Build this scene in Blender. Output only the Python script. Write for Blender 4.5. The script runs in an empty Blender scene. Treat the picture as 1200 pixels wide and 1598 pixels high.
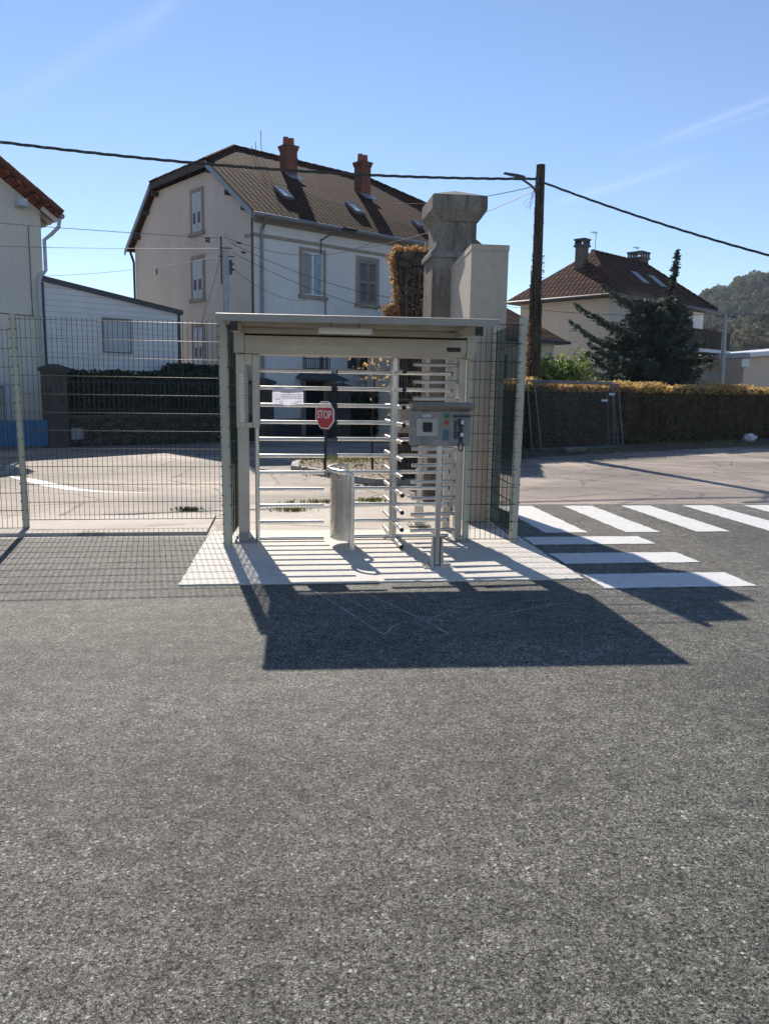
import bpy, math, random
import numpy as np
from mathutils import Vector, Matrix
random.seed(7); rng = np.random.default_rng(7)
R = math.radians
scn = bpy.context.scene
COL = scn.collection

# ------------------------------------------------------------------ camera
YAW, PIT, ROLL, H = R(7.34), R(8.72), 0.01508, 1.6
fw = Vector((math.sin(YAW)*math.cos(PIT), math.cos(YAW)*math.cos(PIT), -math.sin(PIT)))
r0 = Vector((math.cos(YAW), -math.sin(YAW), 0)); u0 = r0.cross(fw)
rt = r0*math.cos(ROLL) + u0*math.sin(ROLL); up = -r0*math.sin(ROLL) + u0*math.cos(ROLL)
cd = bpy.data.cameras.new('camera'); cam = bpy.data.objects.new('camera', cd); COL.objects.link(cam)
cam.matrix_world = Matrix(((rt.x, up.x, -fw.x, 0), (rt.y, up.y, -fw.y, 0), (rt.z, up.z, -fw.z, H), (0, 0, 0, 1)))
cd.sensor_fit = 'VERTICAL'; cd.sensor_height = 36.0; cd.lens = 36.0*1240/1598
cd.clip_start = 0.05; cd.clip_end = 6000
scn.camera = cam

# ------------------------------------------------------------------ sky, sun, exposure
SAZ, SEL = R(9.0), R(37.1)          # the sun stands ahead of the camera, a little to the left
world = bpy.data.worlds.new('World'); scn.world = world; world.use_nodes = True
wn = world.node_tree; wn.nodes.clear()
wo = wn.nodes.new('ShaderNodeOutputWorld'); bg = wn.nodes.new('ShaderNodeBackground')
sky = wn.nodes.new('ShaderNodeTexSky'); sky.sky_type = 'NISHITA'; sky.sun_disc = False
sky.sun_elevation = SEL; sky.sun_rotation = -SAZ; sky.altitude = 250
sky.air_density = 1.0; sky.dust_density = 0.0; sky.ozone_density = 2.2
bg.inputs['Strength'].default_value = 0.108
tint = wn.nodes.new('ShaderNodeMix'); tint.data_type = 'RGBA'; tint.blend_type = 'MULTIPLY'; tint.inputs[0].default_value = 1
tint.inputs[7].default_value = (.94, .95, 1.02, 1); wn.links.new(sky.outputs[0], tint.inputs[6])
# thin high contrails
wtc = wn.nodes.new('ShaderNodeTexCoord')
def vm(op, a, b=None):
    nd = wn.nodes.new('ShaderNodeVectorMath'); nd.operation = op
    for i, v in enumerate((a, b)):
        if v is None: continue
        if isinstance(v, bpy.types.NodeSocket): wn.links.new(v, nd.inputs[i])
        else: nd.inputs[i].default_value = v
    return nd.outputs['Value'] if op == 'DOT_PRODUCT' else nd.outputs[0]
def mm(op, a, b=None, c=None):
    nd = wn.nodes.new('ShaderNodeMath'); nd.operation = op; nd.use_clamp = op in ('SUBTRACT',) and False
    for i, v in enumerate((a, b, c)):
        if v is None: continue
        if isinstance(v, bpy.types.NodeSocket): wn.links.new(v, nd.inputs[i])
        else: nd.inputs[i].default_value = v
    return nd.outputs[0]
def pixdir(x, y): return (fw + rt*((x-600)/1240) - up*((y-799)/1240)).normalized()
nz = wn.nodes.new('ShaderNodeTexNoise'); nz.inputs['Scale'].default_value = 9; nz.inputs['Detail'].default_value = 6; wn.links.new(wtc.outputs['Generated'], nz.inputs['Vector'])
tot = None
for (xa, ya, xb, yb, wdt, amp) in ((955, 250, 1290, 118, .0065, .20), (1010, 236, 1290, 142, .005, .10), (840, 328, 1105, 242, .0085, .19), (-40, 190, 330, -30, .018, .09), (190, 90, 300, -40, .012, .07)):
    a, b = pixdir(xa, ya), pixdir(xb, yb); nrm = a.cross(b).normalized(); tan = nrm.cross(a).normalized(); L = math.acos(a.dot(b))
    dist = mm('ABSOLUTE', mm('ADD', vm('DOT_PRODUCT', wtc.outputs['Generated'], tuple(nrm)), mm('MULTIPLY', mm('SUBTRACT', nz.outputs['Fac'], .5), wdt*.9)))
    core = mm('MAXIMUM', mm('SUBTRACT', 1, mm('DIVIDE', dist, wdt)), 0)
    al = mm('DIVIDE', vm('DOT_PRODUCT', wtc.outputs['Generated'], tuple(tan)), math.sin(L))
    fr = mm('MULTIPLY', mm('MINIMUM', mm('MAXIMUM', mm('MULTIPLY', al, 3), 0), 1), mm('MINIMUM', mm('MAXIMUM', mm('MULTIPLY', mm('SUBTRACT', 1.05, al), 3), 0), 1))
    v_ = mm('MULTIPLY', mm('MULTIPLY', mm('POWER', core, 1.4), fr), mm('MULTIPLY', nz.outputs['Fac'], amp*1.35)); tot = v_ if tot is None else mm('ADD', tot, v_)
cmix = wn.nodes.new('ShaderNodeMix'); cmix.data_type = 'RGBA'; wn.links.new(tot, cmix.inputs[0]); wn.links.new(tint.outputs[2], cmix.inputs[6]); cmix.inputs[7].default_value = (8.5, 9.0, 10, 1)
wn.links.new(cmix.outputs[2], bg.inputs['Color']); wn.links.new(bg.outputs[0], wo.inputs['Surface'])
sd = bpy.data.lights.new('sun', 'SUN'); sd.energy = 5.0; sd.angle = R(0.5); sd.color = (1.0, 0.91, 0.80)
sun = bpy.data.objects.new('sun', sd); COL.objects.link(sun)
sdir = Vector((-math.sin(SAZ)*math.cos(SEL), math.cos(SAZ)*math.cos(SEL), math.sin(SEL)))
sun.rotation_euler = sdir.to_track_quat('Z', 'Y').to_euler(); sun.location = (-5, 20, 30)
scn.view_settings.view_transform = 'Standard'; scn.view_settings.look = 'None'
scn.view_settings.exposure = 0.33; scn.view_settings.gamma = 1
try: scn.view_settings.use_curve_mapping = False
except Exception: pass

# ------------------------------------------------------------------ materials
class NT:
    def __init__(s, name):
        s.m = bpy.data.materials.new(name); s.m.use_nodes = True; s.t = s.m.node_tree
        s.b = s.t.nodes['Principled BSDF']; s.out = s.t.nodes['Material Output']
        s.tc = s.t.nodes.new('ShaderNodeTexCoord'); s.co = s.tc.outputs['Object']; s.uv = s.tc.outputs['UV']
    def n(s, typ, **kw):
        nd = s.t.nodes.new('ShaderNode'+typ)
        for k, v in kw.items():
            if k.startswith('i_'): nd.inputs[k[2:].replace('_', ' ')].default_value = v
            else: setattr(nd, k, v)
        return nd
    def l(s, a, b): s.t.links.new(a, b); return b.node
    def noise(s, scale, detail=3, rough=.6, co=None, dist=0):
        n = s.n('TexNoise', i_Scale=scale, i_Detail=detail, i_Roughness=rough, i_Distortion=dist); s.l(co or s.co, n.inputs['Vector']); return n.outputs['Fac']
    def voro(s, scale, co=None, feature='F1', rand=1.0):
        n = s.n('TexVoronoi', feature=feature, i_Scale=scale); n.inputs['Randomness'].default_value = rand; s.l(co or s.co, n.inputs['Vector']); return n
    def ramp(s, fac, stops, interp='LINEAR'):
        n = s.n('ValToRGB'); n.color_ramp.interpolation = interp; e = n.color_ramp.elements
        while len(e) < len(stops): e.new(.5)
        for el, (p, c) in zip(e, stops):
            el.position = p; el.color = (*c, 1) if not isinstance(c, (int, float)) else (c, c, c, 1)
        s.l(fac, n.inputs[0]); return n.outputs[0]
    def mix(s, fac, a, b, mode='MIX'):
        n = s.n('Mix', data_type='RGBA', blend_type=mode)
        for v, i in ((fac, 0), (a, 6), (b, 7)):
            if isinstance(v, bpy.types.NodeSocket): s.l(v, n.inputs[i])
            elif i == 0: n.inputs[0].default_value = v
            else: n.inputs[i].default_value = (*v, 1) if not isinstance(v, (int, float)) else (v, v, v, 1)
        return n.outputs[2]
    def math(s, op, a, b=None, c=None):
        n = s.n('Math', operation=op)
        for i, v in enumerate((a, b, c)):
            if v is None: continue
            if isinstance(v, bpy.types.NodeSocket): s.l(v, n.inputs[i])
            else: n.inputs[i].default_value = v
        return n.outputs[0]
    def scaled(s, co, sc):
        n = s.n('Mapping'); n.inputs['Scale'].default_value = sc; s.l(co, n.inputs['Vector']); return n.outputs[0]
    def sep(s, co):
        n = s.n('SeparateXYZ'); s.l(co, n.inputs[0]); return n.outputs
    def bump(s, h, strength=.5, dist=.01):
        n = s.n('Bump'); n.inputs['Strength'].default_value = strength; n.inputs['Distance'].default_value = dist
        s.l(h, n.inputs['Height']); s.l(n.outputs[0], s.b.inputs['Normal']); return n
    def col(s, c):
        if isinstance(c, bpy.types.NodeSocket): s.l(c, s.b.inputs['Base Color'])
        else: s.b.inputs['Base Color'].default_value = (*c, 1)
    def set(s, **kw):
        for k, v in kw.items():
            i = s.b.inputs[k.replace('_', ' ')]
            if isinstance(v, bpy.types.NodeSocket): s.l(v, i)
            else: i.default_value = v

def M(name, c, rough=.6, metal=0., var=.12, scale=4., bump=0., bscale=40., c2=None, spec=.5):
    t = NT(name)
    c2 = c2 or tuple(max(0, x*(1-2.2*var)) for x in c)
    f = t.noise(scale, 5, .65)
    t.col(t.mix(t.ramp(f, [(.3, 0), (.7, 1)]), c2, c))
    rn = t.noise(scale*2.3, 3)
    t.set(Metallic=metal, Roughness=t.math('MULTIPLY_ADD', rn, .25*rough, rough*.85), Specular_IOR_Level=spec)
    if bump: t.bump(t.noise(bscale, 4), bump, .01)
    return t.m

def asphalt_new():
    t = NT('new_asphalt')
    wob = t.n('VectorMath', operation='MULTIPLY_ADD'); nz_ = t.n('TexNoise', i_Scale=60., i_Detail=2.); t.l(t.co, nz_.inputs['Vector'])
    t.l(nz_.outputs['Color'], wob.inputs[0]); wob.inputs[1].default_value = (.006,)*3; t.l(t.co, wob.inputs[2]); co = wob.outputs[0]
    fine = t.noise(210, 5, .8)
    base = t.ramp(fine, [(.38, (.012, .012, .012)), (.47, (.055, .053, .050)), (.55, (.16, .153, .14)), (.64, (.34, .325, .30))])
    # pale stone faces, only some cells, of two sizes
    def stones(sc, thr, rad, w):
        v = t.voro(sc, co); val = t.sep(v.outputs['Color']); on = t.ramp(val[0], [(thr, 0), (thr+.02, 1)]); d = t.ramp(v.outputs['Distance'], [(rad*.7, 1), (rad, 0)])
        return t.math('MULTIPLY', on, d), val[1]
    m1, b1 = stones(60, .70, .45, 1); m2, b2 = stones(135, .5, .5, 1)
    c1 = t.mix(b1, (.12, .118, .108), (.32, .315, .29)); c2 = t.mix(b2, (.06, .058, .053), (.27, .262, .24))
    c = t.mix(m2, base, c2); c = t.mix(m1, c, c1)
    gaps = t.ramp(t.noise(80, 4, .75), [(.40, .10), (.50, 1)]); c = t.mix(1, c, gaps, 'MULTIPLY')
    patch = t.ramp(t.noise(9, 5, .7), [(.38, .68), (.60, 1.12)]); c = t.mix(1, c, patch, 'MULTIPLY')
    sp = t.ramp(t.noise(48, 4, .85), [(.38, .52), (.62, 1.5)]); c = t.mix(1, c, sp, 'MULTIPLY')
    big = t.ramp(t.noise(.45, 4, .6), [(.3, .80), (.7, 1.18)]); c = t.mix(1, c, big, 'MULTIPLY')
    streak = t.ramp(t.noise(1.0, 5, .6, t.scaled(t.co, (.3, 1.8, 1)), .6), [(.35, .86), (.65, 1.12)]); c = t.mix(1, c, streak, 'MULTIPLY')
    lane = t.ramp(t.noise(.9, 3, .5, t.scaled(t.co, (.9, .16, 1)), .3), [(.42, .88), (.58, 1.06)]); c = t.mix(1, c, lane, 'MULTIPLY')
    oil = t.ramp(t.noise(1.7, 4, .6), [(.68, 1), (.76, .62)]); c = t.mix(1, c, oil, 'MULTIPLY')
    c = t.mix(1, c, (1.46, 1.47, 1.38), 'MULTIPLY')
    t.col(c)
    h = t.math('ADD', t.math('MULTIPLY', m1, .7), t.math('MULTIPLY', m2, .4)); h = t.math('ADD', h, t.math('MULTIPLY', t.noise(100, 4, .7), 1.4))
    t.bump(h, .7, .004)
    t.set(Roughness=.72, Specular_IOR_Level=.22)
    return t.m
def asphalt_old():
    t = NT('old_asphalt')
    base = t.ramp(t.noise(.5, 7, .65, t.scaled(t.co, (.5, 1.0, 1))), [(.36, (.17, .15, .125)), (.5, (.28, .235, .195)), (.62, (.44, .365, .29))])
    sp = t.ramp(t.noise(30, 5, .8), [(.38, .5), (.62, 1.45)])
    c = t.mix(1, base, sp, 'MULTIPLY')
    v = t.voro(55); c = t.mix(t.ramp(v.outputs['Distance'], [(.15, .5), (.45, 0)]), c, (.36, .33, .30))
    cr = t.voro(.55, t.scaled(t.co, (1, 1.3, 1)), 'DISTANCE_TO_EDGE')
    wob = t.math('ADD', cr.outputs['Distance'], t.math('MULTIPLY', t.math('SUBTRACT', t.noise(3, 4), .5), .08))
    c = t.mix(t.ramp(t.math('ABSOLUTE', wob), [(.0, .85), (.022, 0)]), c, (.07, .06, .05))
    st = t.ramp(t.noise(.9, 6, .7, t.scaled(t.co, (.25, 1.8, 1))), [(.55, 0), (.72, .6)])
    c = t.mix(st, c, (.42, .34, .26)); pt = t.voro(.33, t.scaled(t.co, (1, .6, 1)), 'F1'); pv = t.sep(pt.outputs['Color'])[0]; c = t.mix(1, c, t.ramp(pv, [(.0, .78), (.3, .98), (1, 1.1)]), 'MULTIPLY')
    dk = t.ramp(t.noise(1.6, 6, .7), [(.6, 0), (.75, .55)]); c = t.mix(dk, c, (.10, .09, .08))
    t.col(c); t.set(Roughness=.78, Specular_IOR_Level=.4)
    t.bump(t.noise(45, 4), .5, .006)
    return t.m
def concrete(name, a, b, crack=False, stain=.35, bscale=60):
    t = NT(name)
    c = t.mix(t.ramp(t.noise(.8, 6, .65), [(.3, 0), (.7, 1)]), a, b)
    c = t.mix(1, c, t.ramp(t.noise(24, 6, .75), [(.35, .82), (.65, 1.12)]), 'MULTIPLY')
    d = t.ramp(t.noise(2.2, 7, .7, None, .8), [(.52, 0), (.72, stain)])
    c = t.mix(d, c, tuple(x*.55 for x in a))
    if crack:
        cr = t.voro(.42, None, 'DISTANCE_TO_EDGE')
        wob = t.math('ADD', cr.outputs['Distance'], t.math('MULTIPLY', t.math('SUBTRACT', t.noise(2.5, 4), .5), .1))
        c = t.mix(t.ramp(t.math('ABSOLUTE', wob), [(0, .7), (.014, 0)]), c, (.12, .10, .08))
    t.col(c); t.set(Roughness=.75, Specular_IOR_Level=.35); t.bump(t.noise(bscale, 5), .35, .004)
    return t.m
def plaster(name, a, b, streak=.35):
    t = NT(name)
    c = t.mix(t.ramp(t.noise(.6, 6, .65), [(.3, 0), (.7, 1)]), b, a)
    s = t.ramp(t.noise(1.2, 6, .7, t.scaled(t.co, (1.6, 1.6, .22))), [(.5, 0), (.75, streak)])
    c = t.mix(s, c, tuple(x*.6 for x in a))
    c = t.mix(1, c, t.ramp(t.noise(14, 5, .7), [(.35, .90), (.65, 1.06)]), 'MULTIPLY')
    t.col(c); t.set(Roughness=.85, Specular_IOR_Level=.25); t.bump(t.noise(30, 5), .3, .006)
    return t.m
def tiles(name, a, b, dark, w=.22, hgt=.30):
    t = NT(name); s = t.sep(t.uv)
    br = t.n('TexBrick', offset=.5, i_Scale=1.0); t.l(t.uv, br.inputs['Vector'])
    br.inputs['Brick Width'].default_value = w; br.inputs['Row Height'].default_value = hgt
    br.inputs['Mortar Size'].default_value = .018; br.inputs['Mortar Smooth'].default_value = .25
    br.inputs['Color1'].default_value = (*a, 1); br.inputs['Color2'].default_value = (*b, 1); br.inputs['Mortar'].default_value = (*dark, 1)
    c = t.mix(1, br.outputs['Color'], t.ramp(t.noise(1.1, 6, .7), [(.3, .7), (.7, 1.25)]), 'MULTIPLY')
    lich = t.ramp(t.noise(7, 6, .75), [(.60, 0), (.76, .28)]); c = t.mix(lich, c, (.12, .09, .065))
    t.col(c)
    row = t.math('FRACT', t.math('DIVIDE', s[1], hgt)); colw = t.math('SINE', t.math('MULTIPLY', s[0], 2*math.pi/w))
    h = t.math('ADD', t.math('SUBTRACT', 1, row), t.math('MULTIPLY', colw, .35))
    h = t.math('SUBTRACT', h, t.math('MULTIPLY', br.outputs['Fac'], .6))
    sh = t.ramp(row, [(0, .30), (.16, 1.0), (.8, 1.25)]); cc = t.ramp(t.math('MULTIPLY_ADD', colw, .5, .5), [(0, .45), (.5, 1.0), (1, 1.25)])  # shaded overlaps and troughs, sunlit crests, painted into the tile colour
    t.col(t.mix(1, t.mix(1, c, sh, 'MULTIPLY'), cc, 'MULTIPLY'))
    t.bump(h, .8, .03); t.set(Roughness=.95, Specular_IOR_Level=.08)
    return t.m
def brick(name, a, b, m, w=.22, hgt=.075, ms=.01):
    t = NT(name)
    br = t.n('TexBrick', offset=.5, i_Scale=1.0); t.l(t.uv, br.inputs['Vector'])
    br.inputs['Brick Width'].default_value = w; br.inputs['Row Height'].default_value = hgt; br.inputs['Mortar Size'].default_value = ms
    br.inputs['Color1'].default_value = (*a, 1); br.inputs['Color2'].default_value = (*b, 1); br.inputs['Mortar'].default_value = (*m, 1)
    t.col(t.mix(1, br.outputs['Color'], t.ramp(t.noise(4, 5, .7), [(.3, .6), (.7, 1.2)]), 'MULTIPLY'))
    t.bump(t.math('SUBTRACT', 1, br.outputs['Fac']), .6, .012); t.set(Roughness=.85)
    return t.m
def stone(name, a, b, m, sc=3.2):
    t = NT(name)
    co = t.scaled(t.co, (1, 1, 1.5))
    v = t.voro(sc, co); e = t.voro(sc, co, 'DISTANCE_TO_EDGE')
    c = t.mix(t.sep(v.outputs['Color'])[0], a, b)
    c = t.mix(t.ramp(e.outputs['Distance'], [(.02, 1), (.09, 0)]), c, m)
    c = t.mix(1, c, t.ramp(t.noise(9, 6, .75), [(.3, .55), (.7, 1.35)]), 'MULTIPLY')
    t.col(c); t.set(Roughness=.9, Specular_IOR_Level=.2)
    h = t.math('ADD', t.ramp(e.outputs['Distance'], [(0, 0), (.12, 1)]), t.math('MULTIPLY', t.noise(12, 5), .6))
    t.bump(h, .9, .04)
    return t.m
def siding():
    t = NT('white_siding'); s = t.sep(t.uv)
    f = t.math('FRACT', t.math('DIVIDE', s[1], .17))
    line = t.ramp(f, [(0, .35), (.1, 1), (.9, 1)])
    c = t.mix(1, (.74, .76, .78), line, 'MULTIPLY')
    c = t.mix(1, c, t.ramp(t.noise(1.3, 5), [(.3, .88), (.7, 1.05)]), 'MULTIPLY')
    t.col(c); t.bump(f, .6, .02); t.set(Roughness=.5)
    return t.m
def leafy(name, cols, rough=.6, trans=.35, sc=11.):
    t = NT(name)
    n = t.voro(sc); val = t.sep(n.outputs['Color'])[0]
    c = t.ramp(val, [(i/(len(cols)-1)*.9+.05, k) for i, k in enumerate(cols)])
    c = t.mix(1, c, t.ramp(t.noise(1.4, 3), [(.3, .75), (.7, 1.2)]), 'MULTIPLY')
    t.col(c); t.set(Roughness=rough, Specular_IOR_Level=.25)
    tr = t.n('BsdfTranslucent'); t.l(c, tr.inputs['Color']); mx = t.n('MixShader'); mx.inputs[0].default_value = trans
    t.l(t.b.outputs[0], mx.inputs[1]); t.l(tr.outputs[0], mx.inputs[2]); t.l(mx.outputs[0], t.out.inputs['Surface'])
    return t.m
def brushed(name, c, rough=.32):
    t = NT(name)
    n = t.noise(1, 4, .6, t.scaled(t.co, (60, 60, 1.2))); m = t.noise(5, 5, .7)
    t.col(t.mix(t.ramp(m, [(.35, 0), (.7, 1)]), tuple(x*.8 for x in c), c))
    t.set(Metallic=1., Roughness=t.math('ADD', t.math('MULTIPLY', n, .18), rough-.06)); t.bump(n, .06, .002)
    return t.m
def paint_white():
    t = NT('road_paint')
    wear = t.ramp(t.noise(18, 7, .8), [(.56, 0), (.66, .8)])
    w2 = t.ramp(t.noise(3, 6, .7, t.scaled(t.co, (1, 2.5, 1))), [(.3, 1.0), (.75, .82)])
    pit = t.ramp(t.noise(140, 4, .8), [(.36, .5), (.46, 0)]); c = t.mix(pit, t.mix(wear, (.74, .74, .72), (.30, .30, .29)), (.16, .16, .155)); t.col(t.mix(1, c, w2, 'MULTIPLY'))
    t.set(Roughness=.65); t.bump(t.noise(70, 4), .5, .004)
    return t.m
def glass(name, c=(.03, .04, .05)):
    t = NT(name); t.col(c); t.set(Roughness=.06, Specular_IOR_Level=.9); return t.m
def chalk_mat():
    t = NT('chalk'); t.col((.55, .57, .62)); t.set(Roughness=.9)
    tr = t.n('BsdfTransparent'); mx = t.n('MixShader'); t.l(t.ramp(t.noise(40, 5, .8), [(.42, .04), (.60, .6)]), mx.inputs[0])
    t.l(tr.outputs[0], mx.inputs[1]); t.l(t.b.outputs[0], mx.inputs[2]); t.l(mx.outputs[0], t.out.inputs['Surface']); return t.m
def hillmat():
    t = NT('hill_forest')
    c = t.ramp(t.noise(.045, 5, .7), [(.3, (.03, .042, .022)), (.5, (.055, .065, .03)), (.68, (.10, .09, .04))])
    t.col(c); t.set(Roughness=.95, Specular_IOR_Level=.1); return t.m

m_new = asphalt_new(); m_old = asphalt_old(); m_paint = paint_white()
m_pad = concrete('pad_concrete', (.58, .55, .49), (.70, .665, .60), stain=.16)
m_apron = concrete('apron_concrete', (.38, .33, .28), (.52, .47, .41), True, .35)
m_alu = M('silver_painted_steel', (.56, .52, .44), .45, .15, .12, 5)
m_alu2 = M('housing_paint', (.54, .50, .42), .5, .08, .10, 3)
m_ss = brushed('brushed_stainless', (.62, .60, .57), .30)
m_ss2 = brushed('polished_tube', (.78, .76, .72), .30)
m_post = M('pale_green_post', (.52, .50, .40), .5, .05, .06, 5)
m_kbox = M('worn_stainless_box', (.36, .33, .285), .5, .15, .2, 14)
m_fascia = M('fascia_paint', (.40, .37, .31), .6, .0, .1, 5)
m_wire = M('green_mesh_wire', (.012, .036, .026), .26, .0, .1, 8, spec=.3)
m_black = M('black_plastic', (.012, .012, .013), .5, 0, .1, 8)
m_gap = M('dark_gap', (.02, .02, .018), .8, 0, .1, 8)
m_lampw = M('lamp_diffuser', (.75, .76, .78), .3, 0, .04, 6)
m_dgrey = M('dark_grey_metal', (.05, .055, .065), .45, .4, .1, 6)
m_galv = M('galvanised_steel', (.30, .32, .34), .45, .6, .12, 9)
m_navy = M('dark_blue_paint', (.015, .022, .04), .4, 0, .1, 6)
m_red = M('sign_red', (.50, .018, .028), .4, 0, .06, 9)
m_white = M('white_paint', (.75, .75, .74), .45, 0, .05, 5)
m_green_b = M('green_button', (.01, .16, .09), .35, 0, .05, 9)
m_red_b = M('red_button', (.42, .05, .04), .35, 0, .05, 9)
m_blue_st = M('blue_sticker', (.10, .19, .28), .4, 0, .3, 60)
m_paper = leafy('paper', [(.74, .75, .86), (.80, .80, .90)], .35, .45, 9)
m_ink = M('ink', (.05, .05, .10), .6, 0, .1, 9)
m_facade = plaster('white_render', (.76, .76, .75), (.66, .67, .67), .32)
m_gable = plaster('beige_render', (.70, .635, .55), (.60, .54, .46), .42)
m_blockp = plaster('new_render', (.50, .45, .375), (.44, .395, .33), .26)
m_lhouse = plaster('cream_render', (.70, .67, .58), (.62, .59, .52), .28)
m_rhouse = plaster('grey_beige_render', (.58, .54, .47), (.50, .46, .41), .3)
m_rwhite = plaster('white_lower_render', (.80, .79, .74), (.72, .71, .68), .2)
m_peach = plaster('peach_render', (.72, .58, .44), (.66, .52, .40), .15)
m_trim = M('stone_surround', (.36, .32, .27), .8, 0, .15, 4, .3, 30)
m_soot = M('sooty_render', (.15, .125, .105), .9, 0, .25, 4)
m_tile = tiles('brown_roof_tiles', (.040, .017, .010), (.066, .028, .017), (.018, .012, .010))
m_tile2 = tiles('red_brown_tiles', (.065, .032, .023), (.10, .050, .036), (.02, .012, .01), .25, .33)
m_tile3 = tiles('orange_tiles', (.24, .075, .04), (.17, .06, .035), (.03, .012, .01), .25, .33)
m_verge = M('verge_tile_red', (.15, .05, .035), .8, 0, .25, 5)
m_brick = brick('chimney_brick', (.26, .07, .04), (.17, .05, .03), (.12, .08, .06))
m_zinc = M('zinc', (.26, .28, .30), .45, .5, .15, 5)
m_wood = M('dark_wood', (.065, .045, .032), .8, 0, .3, 8, .5, 30)
def polewood():
    t = NT('weathered_pole_wood'); n = t.noise(1, 6, .7, t.scaled(t.co, (26, 26, 1.1))); m = t.noise(2.5, 4)
    c = t.ramp(n, [(.36, (.018, .014, .011)), (.5, (.062, .050, .040)), (.66, (.12, .10, .08))]); t.col(t.mix(1, c, t.ramp(m, [(.3, .7), (.7, 1.2)]), 'MULTIPLY'))
    t.set(Roughness=.95, Specular_IOR_Level=.1); t.bump(n, .9, .02); return t.m
m_pole = polewood()
m_brownwood = M('brown_shutter_wood', (.14, .07, .045), .7, 0, .2, 6)
m_shut = M('pale_grey_shutter', (.52, .55, .60), .6, 0, .08, 6)
m_shutb = M('beige_grey_shutter', (.24, .23, .225), .7, 0, .1, 6)
m_louv = M('louvre_dark', (.085, .08, .085), .7, 0, .2, 30)
m_curtain = M('pale_blue_curtain', (.42, .55, .68), .7, 0, .25, 5)
m_glass = glass('window_glass')
m_siding = siding()
m_slate = M('slate_edge', (.07, .08, .09), .6, .2, .1, 5)
m_plinth = M('dark_plinth', (.055, .065, .08), .8, 0, .2, 3)
m_stonew = stone('old_stone_wall', (.05, .046, .040), (.10, .09, .08), (.045, .040, .036), 4.2)
m_stonep = M('weathered_pillar_stone', (.10, .09, .08), .9, 0, .3, 5, .7, 22)
def capstone():
    t = NT('pillar_concrete')
    c = t.mix(t.ramp(t.noise(1.5, 6, .7), [(.3, 0), (.7, 1)]), (.17, .155, .135), (.28, .255, .22))
    s = t.ramp(t.noise(2.2, 7, .75, t.scaled(t.co, (4, 4, .5))), [(.48, 0), (.66, .7)]); c = t.mix(s, c, (.085, .075, .065))
    c = t.mix(1, c, t.ramp(t.noise(20, 5, .8), [(.35, .75), (.65, 1.2)]), 'MULTIPLY')
    t.col(c); t.set(Roughness=.9, Specular_IOR_Level=.2); t.bump(t.noise(26, 6), .6, .012); return t.m
m_cap = capstone()
m_bluegate = M('blue_gate_paint', (.035, .16, .33), .5, 0, .12, 4)
m_box = M('grey_box_paint', (.26, .27, .28), .6, 0, .08, 6)
m_earth = M('earth', (.13, .10, .075), .95, 0, .4, 3, 1., 18, c2=(.055, .045, .03))
m_earth2 = M('dry_soil', (.34, .27, .20), .95, 0, .3, 1.5, .6, 14, c2=(.17, .14, .08))
m_kerb = concrete('kerb_stone', (.30, .28, .25), (.40, .37, .33), stain=.4)
m_hedgecore = M('hedge_inner', (.035, .026, .018), .95, 0, .4, 6, 1., 12)
m_twig = M('twig_brown', (.17, .12, .08), .9, 0, .3, 20)
m_hedgeleaf = leafy('hedge_dry_leaves', [(.075, .058, .038), (.14, .105, .068), (.11, .115, .062), (.20, .15, .095), (.085, .095, .048)], .8, .25, 14)
m_orange = leafy('autumn_leaves', [(.48, .25, .08), (.66, .44, .15), (.78, .60, .24), (.52, .30, .14), (.60, .52, .22), (.30, .20, .10)], .6, .5, 12)
m_ivy = leafy('orange_creeper', [(.40, .19, .09), (.52, .31, .14), (.30, .15, .09), (.50, .40, .18)], .6, .45, 13)
m_dgreen = leafy('dark_hedge_leaves', [(.010, .026, .018), (.022, .05, .032), (.035, .065, .05), (.014, .03, .024)], .4, .15, 16)
m_spruce = leafy('blue_spruce_needles', [(.045, .066, .055), (.08, .112, .092), (.16, .20, .16), (.075, .10, .068)], .6, .3, 7)
m_shrub = leafy('light_green_leaves', [(.14, .21, .05), (.24, .33, .08), (.32, .40, .13), (.12, .18, .05)], .5, .45, 10)
m_grass = leafy('grass_blades', [(.10, .15, .035), (.20, .21, .07), (.28, .24, .11)], .8, .35, 20)
m_bark = M('bark', (.06, .045, .032), .95, 0, .35, 10, .8, 30)
m_wire2 = M('black_cable', (.015, .015, .017), .5, 0, .1, 8)
m_wire3 = M('pale_cable', (.20, .205, .21), .6, .0, .1, 8)
m_orangep = M('orange_plastic', (.62, .09, .02), .45, 0, .08, 9)
m_clay = M('clay_pot', (.30, .10, .06), .8, 0, .15, 8)
m_chalk = chalk_mat(); m_hill = hillmat()
m_bag = M('white_plastic_bag', (.62, .64, .68), .4, 0, .12, 8)
m_fgal = M('site_fence_steel', (.15, .16, .17), .5, .3, .1, 9)
m_tag = M('pale_tag', (.45, .62, .66), .5, 0, .05, 9)
m_litt = M('dead_leaf', (.26, .17, .08), .8, 0, .3, 9)

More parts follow.
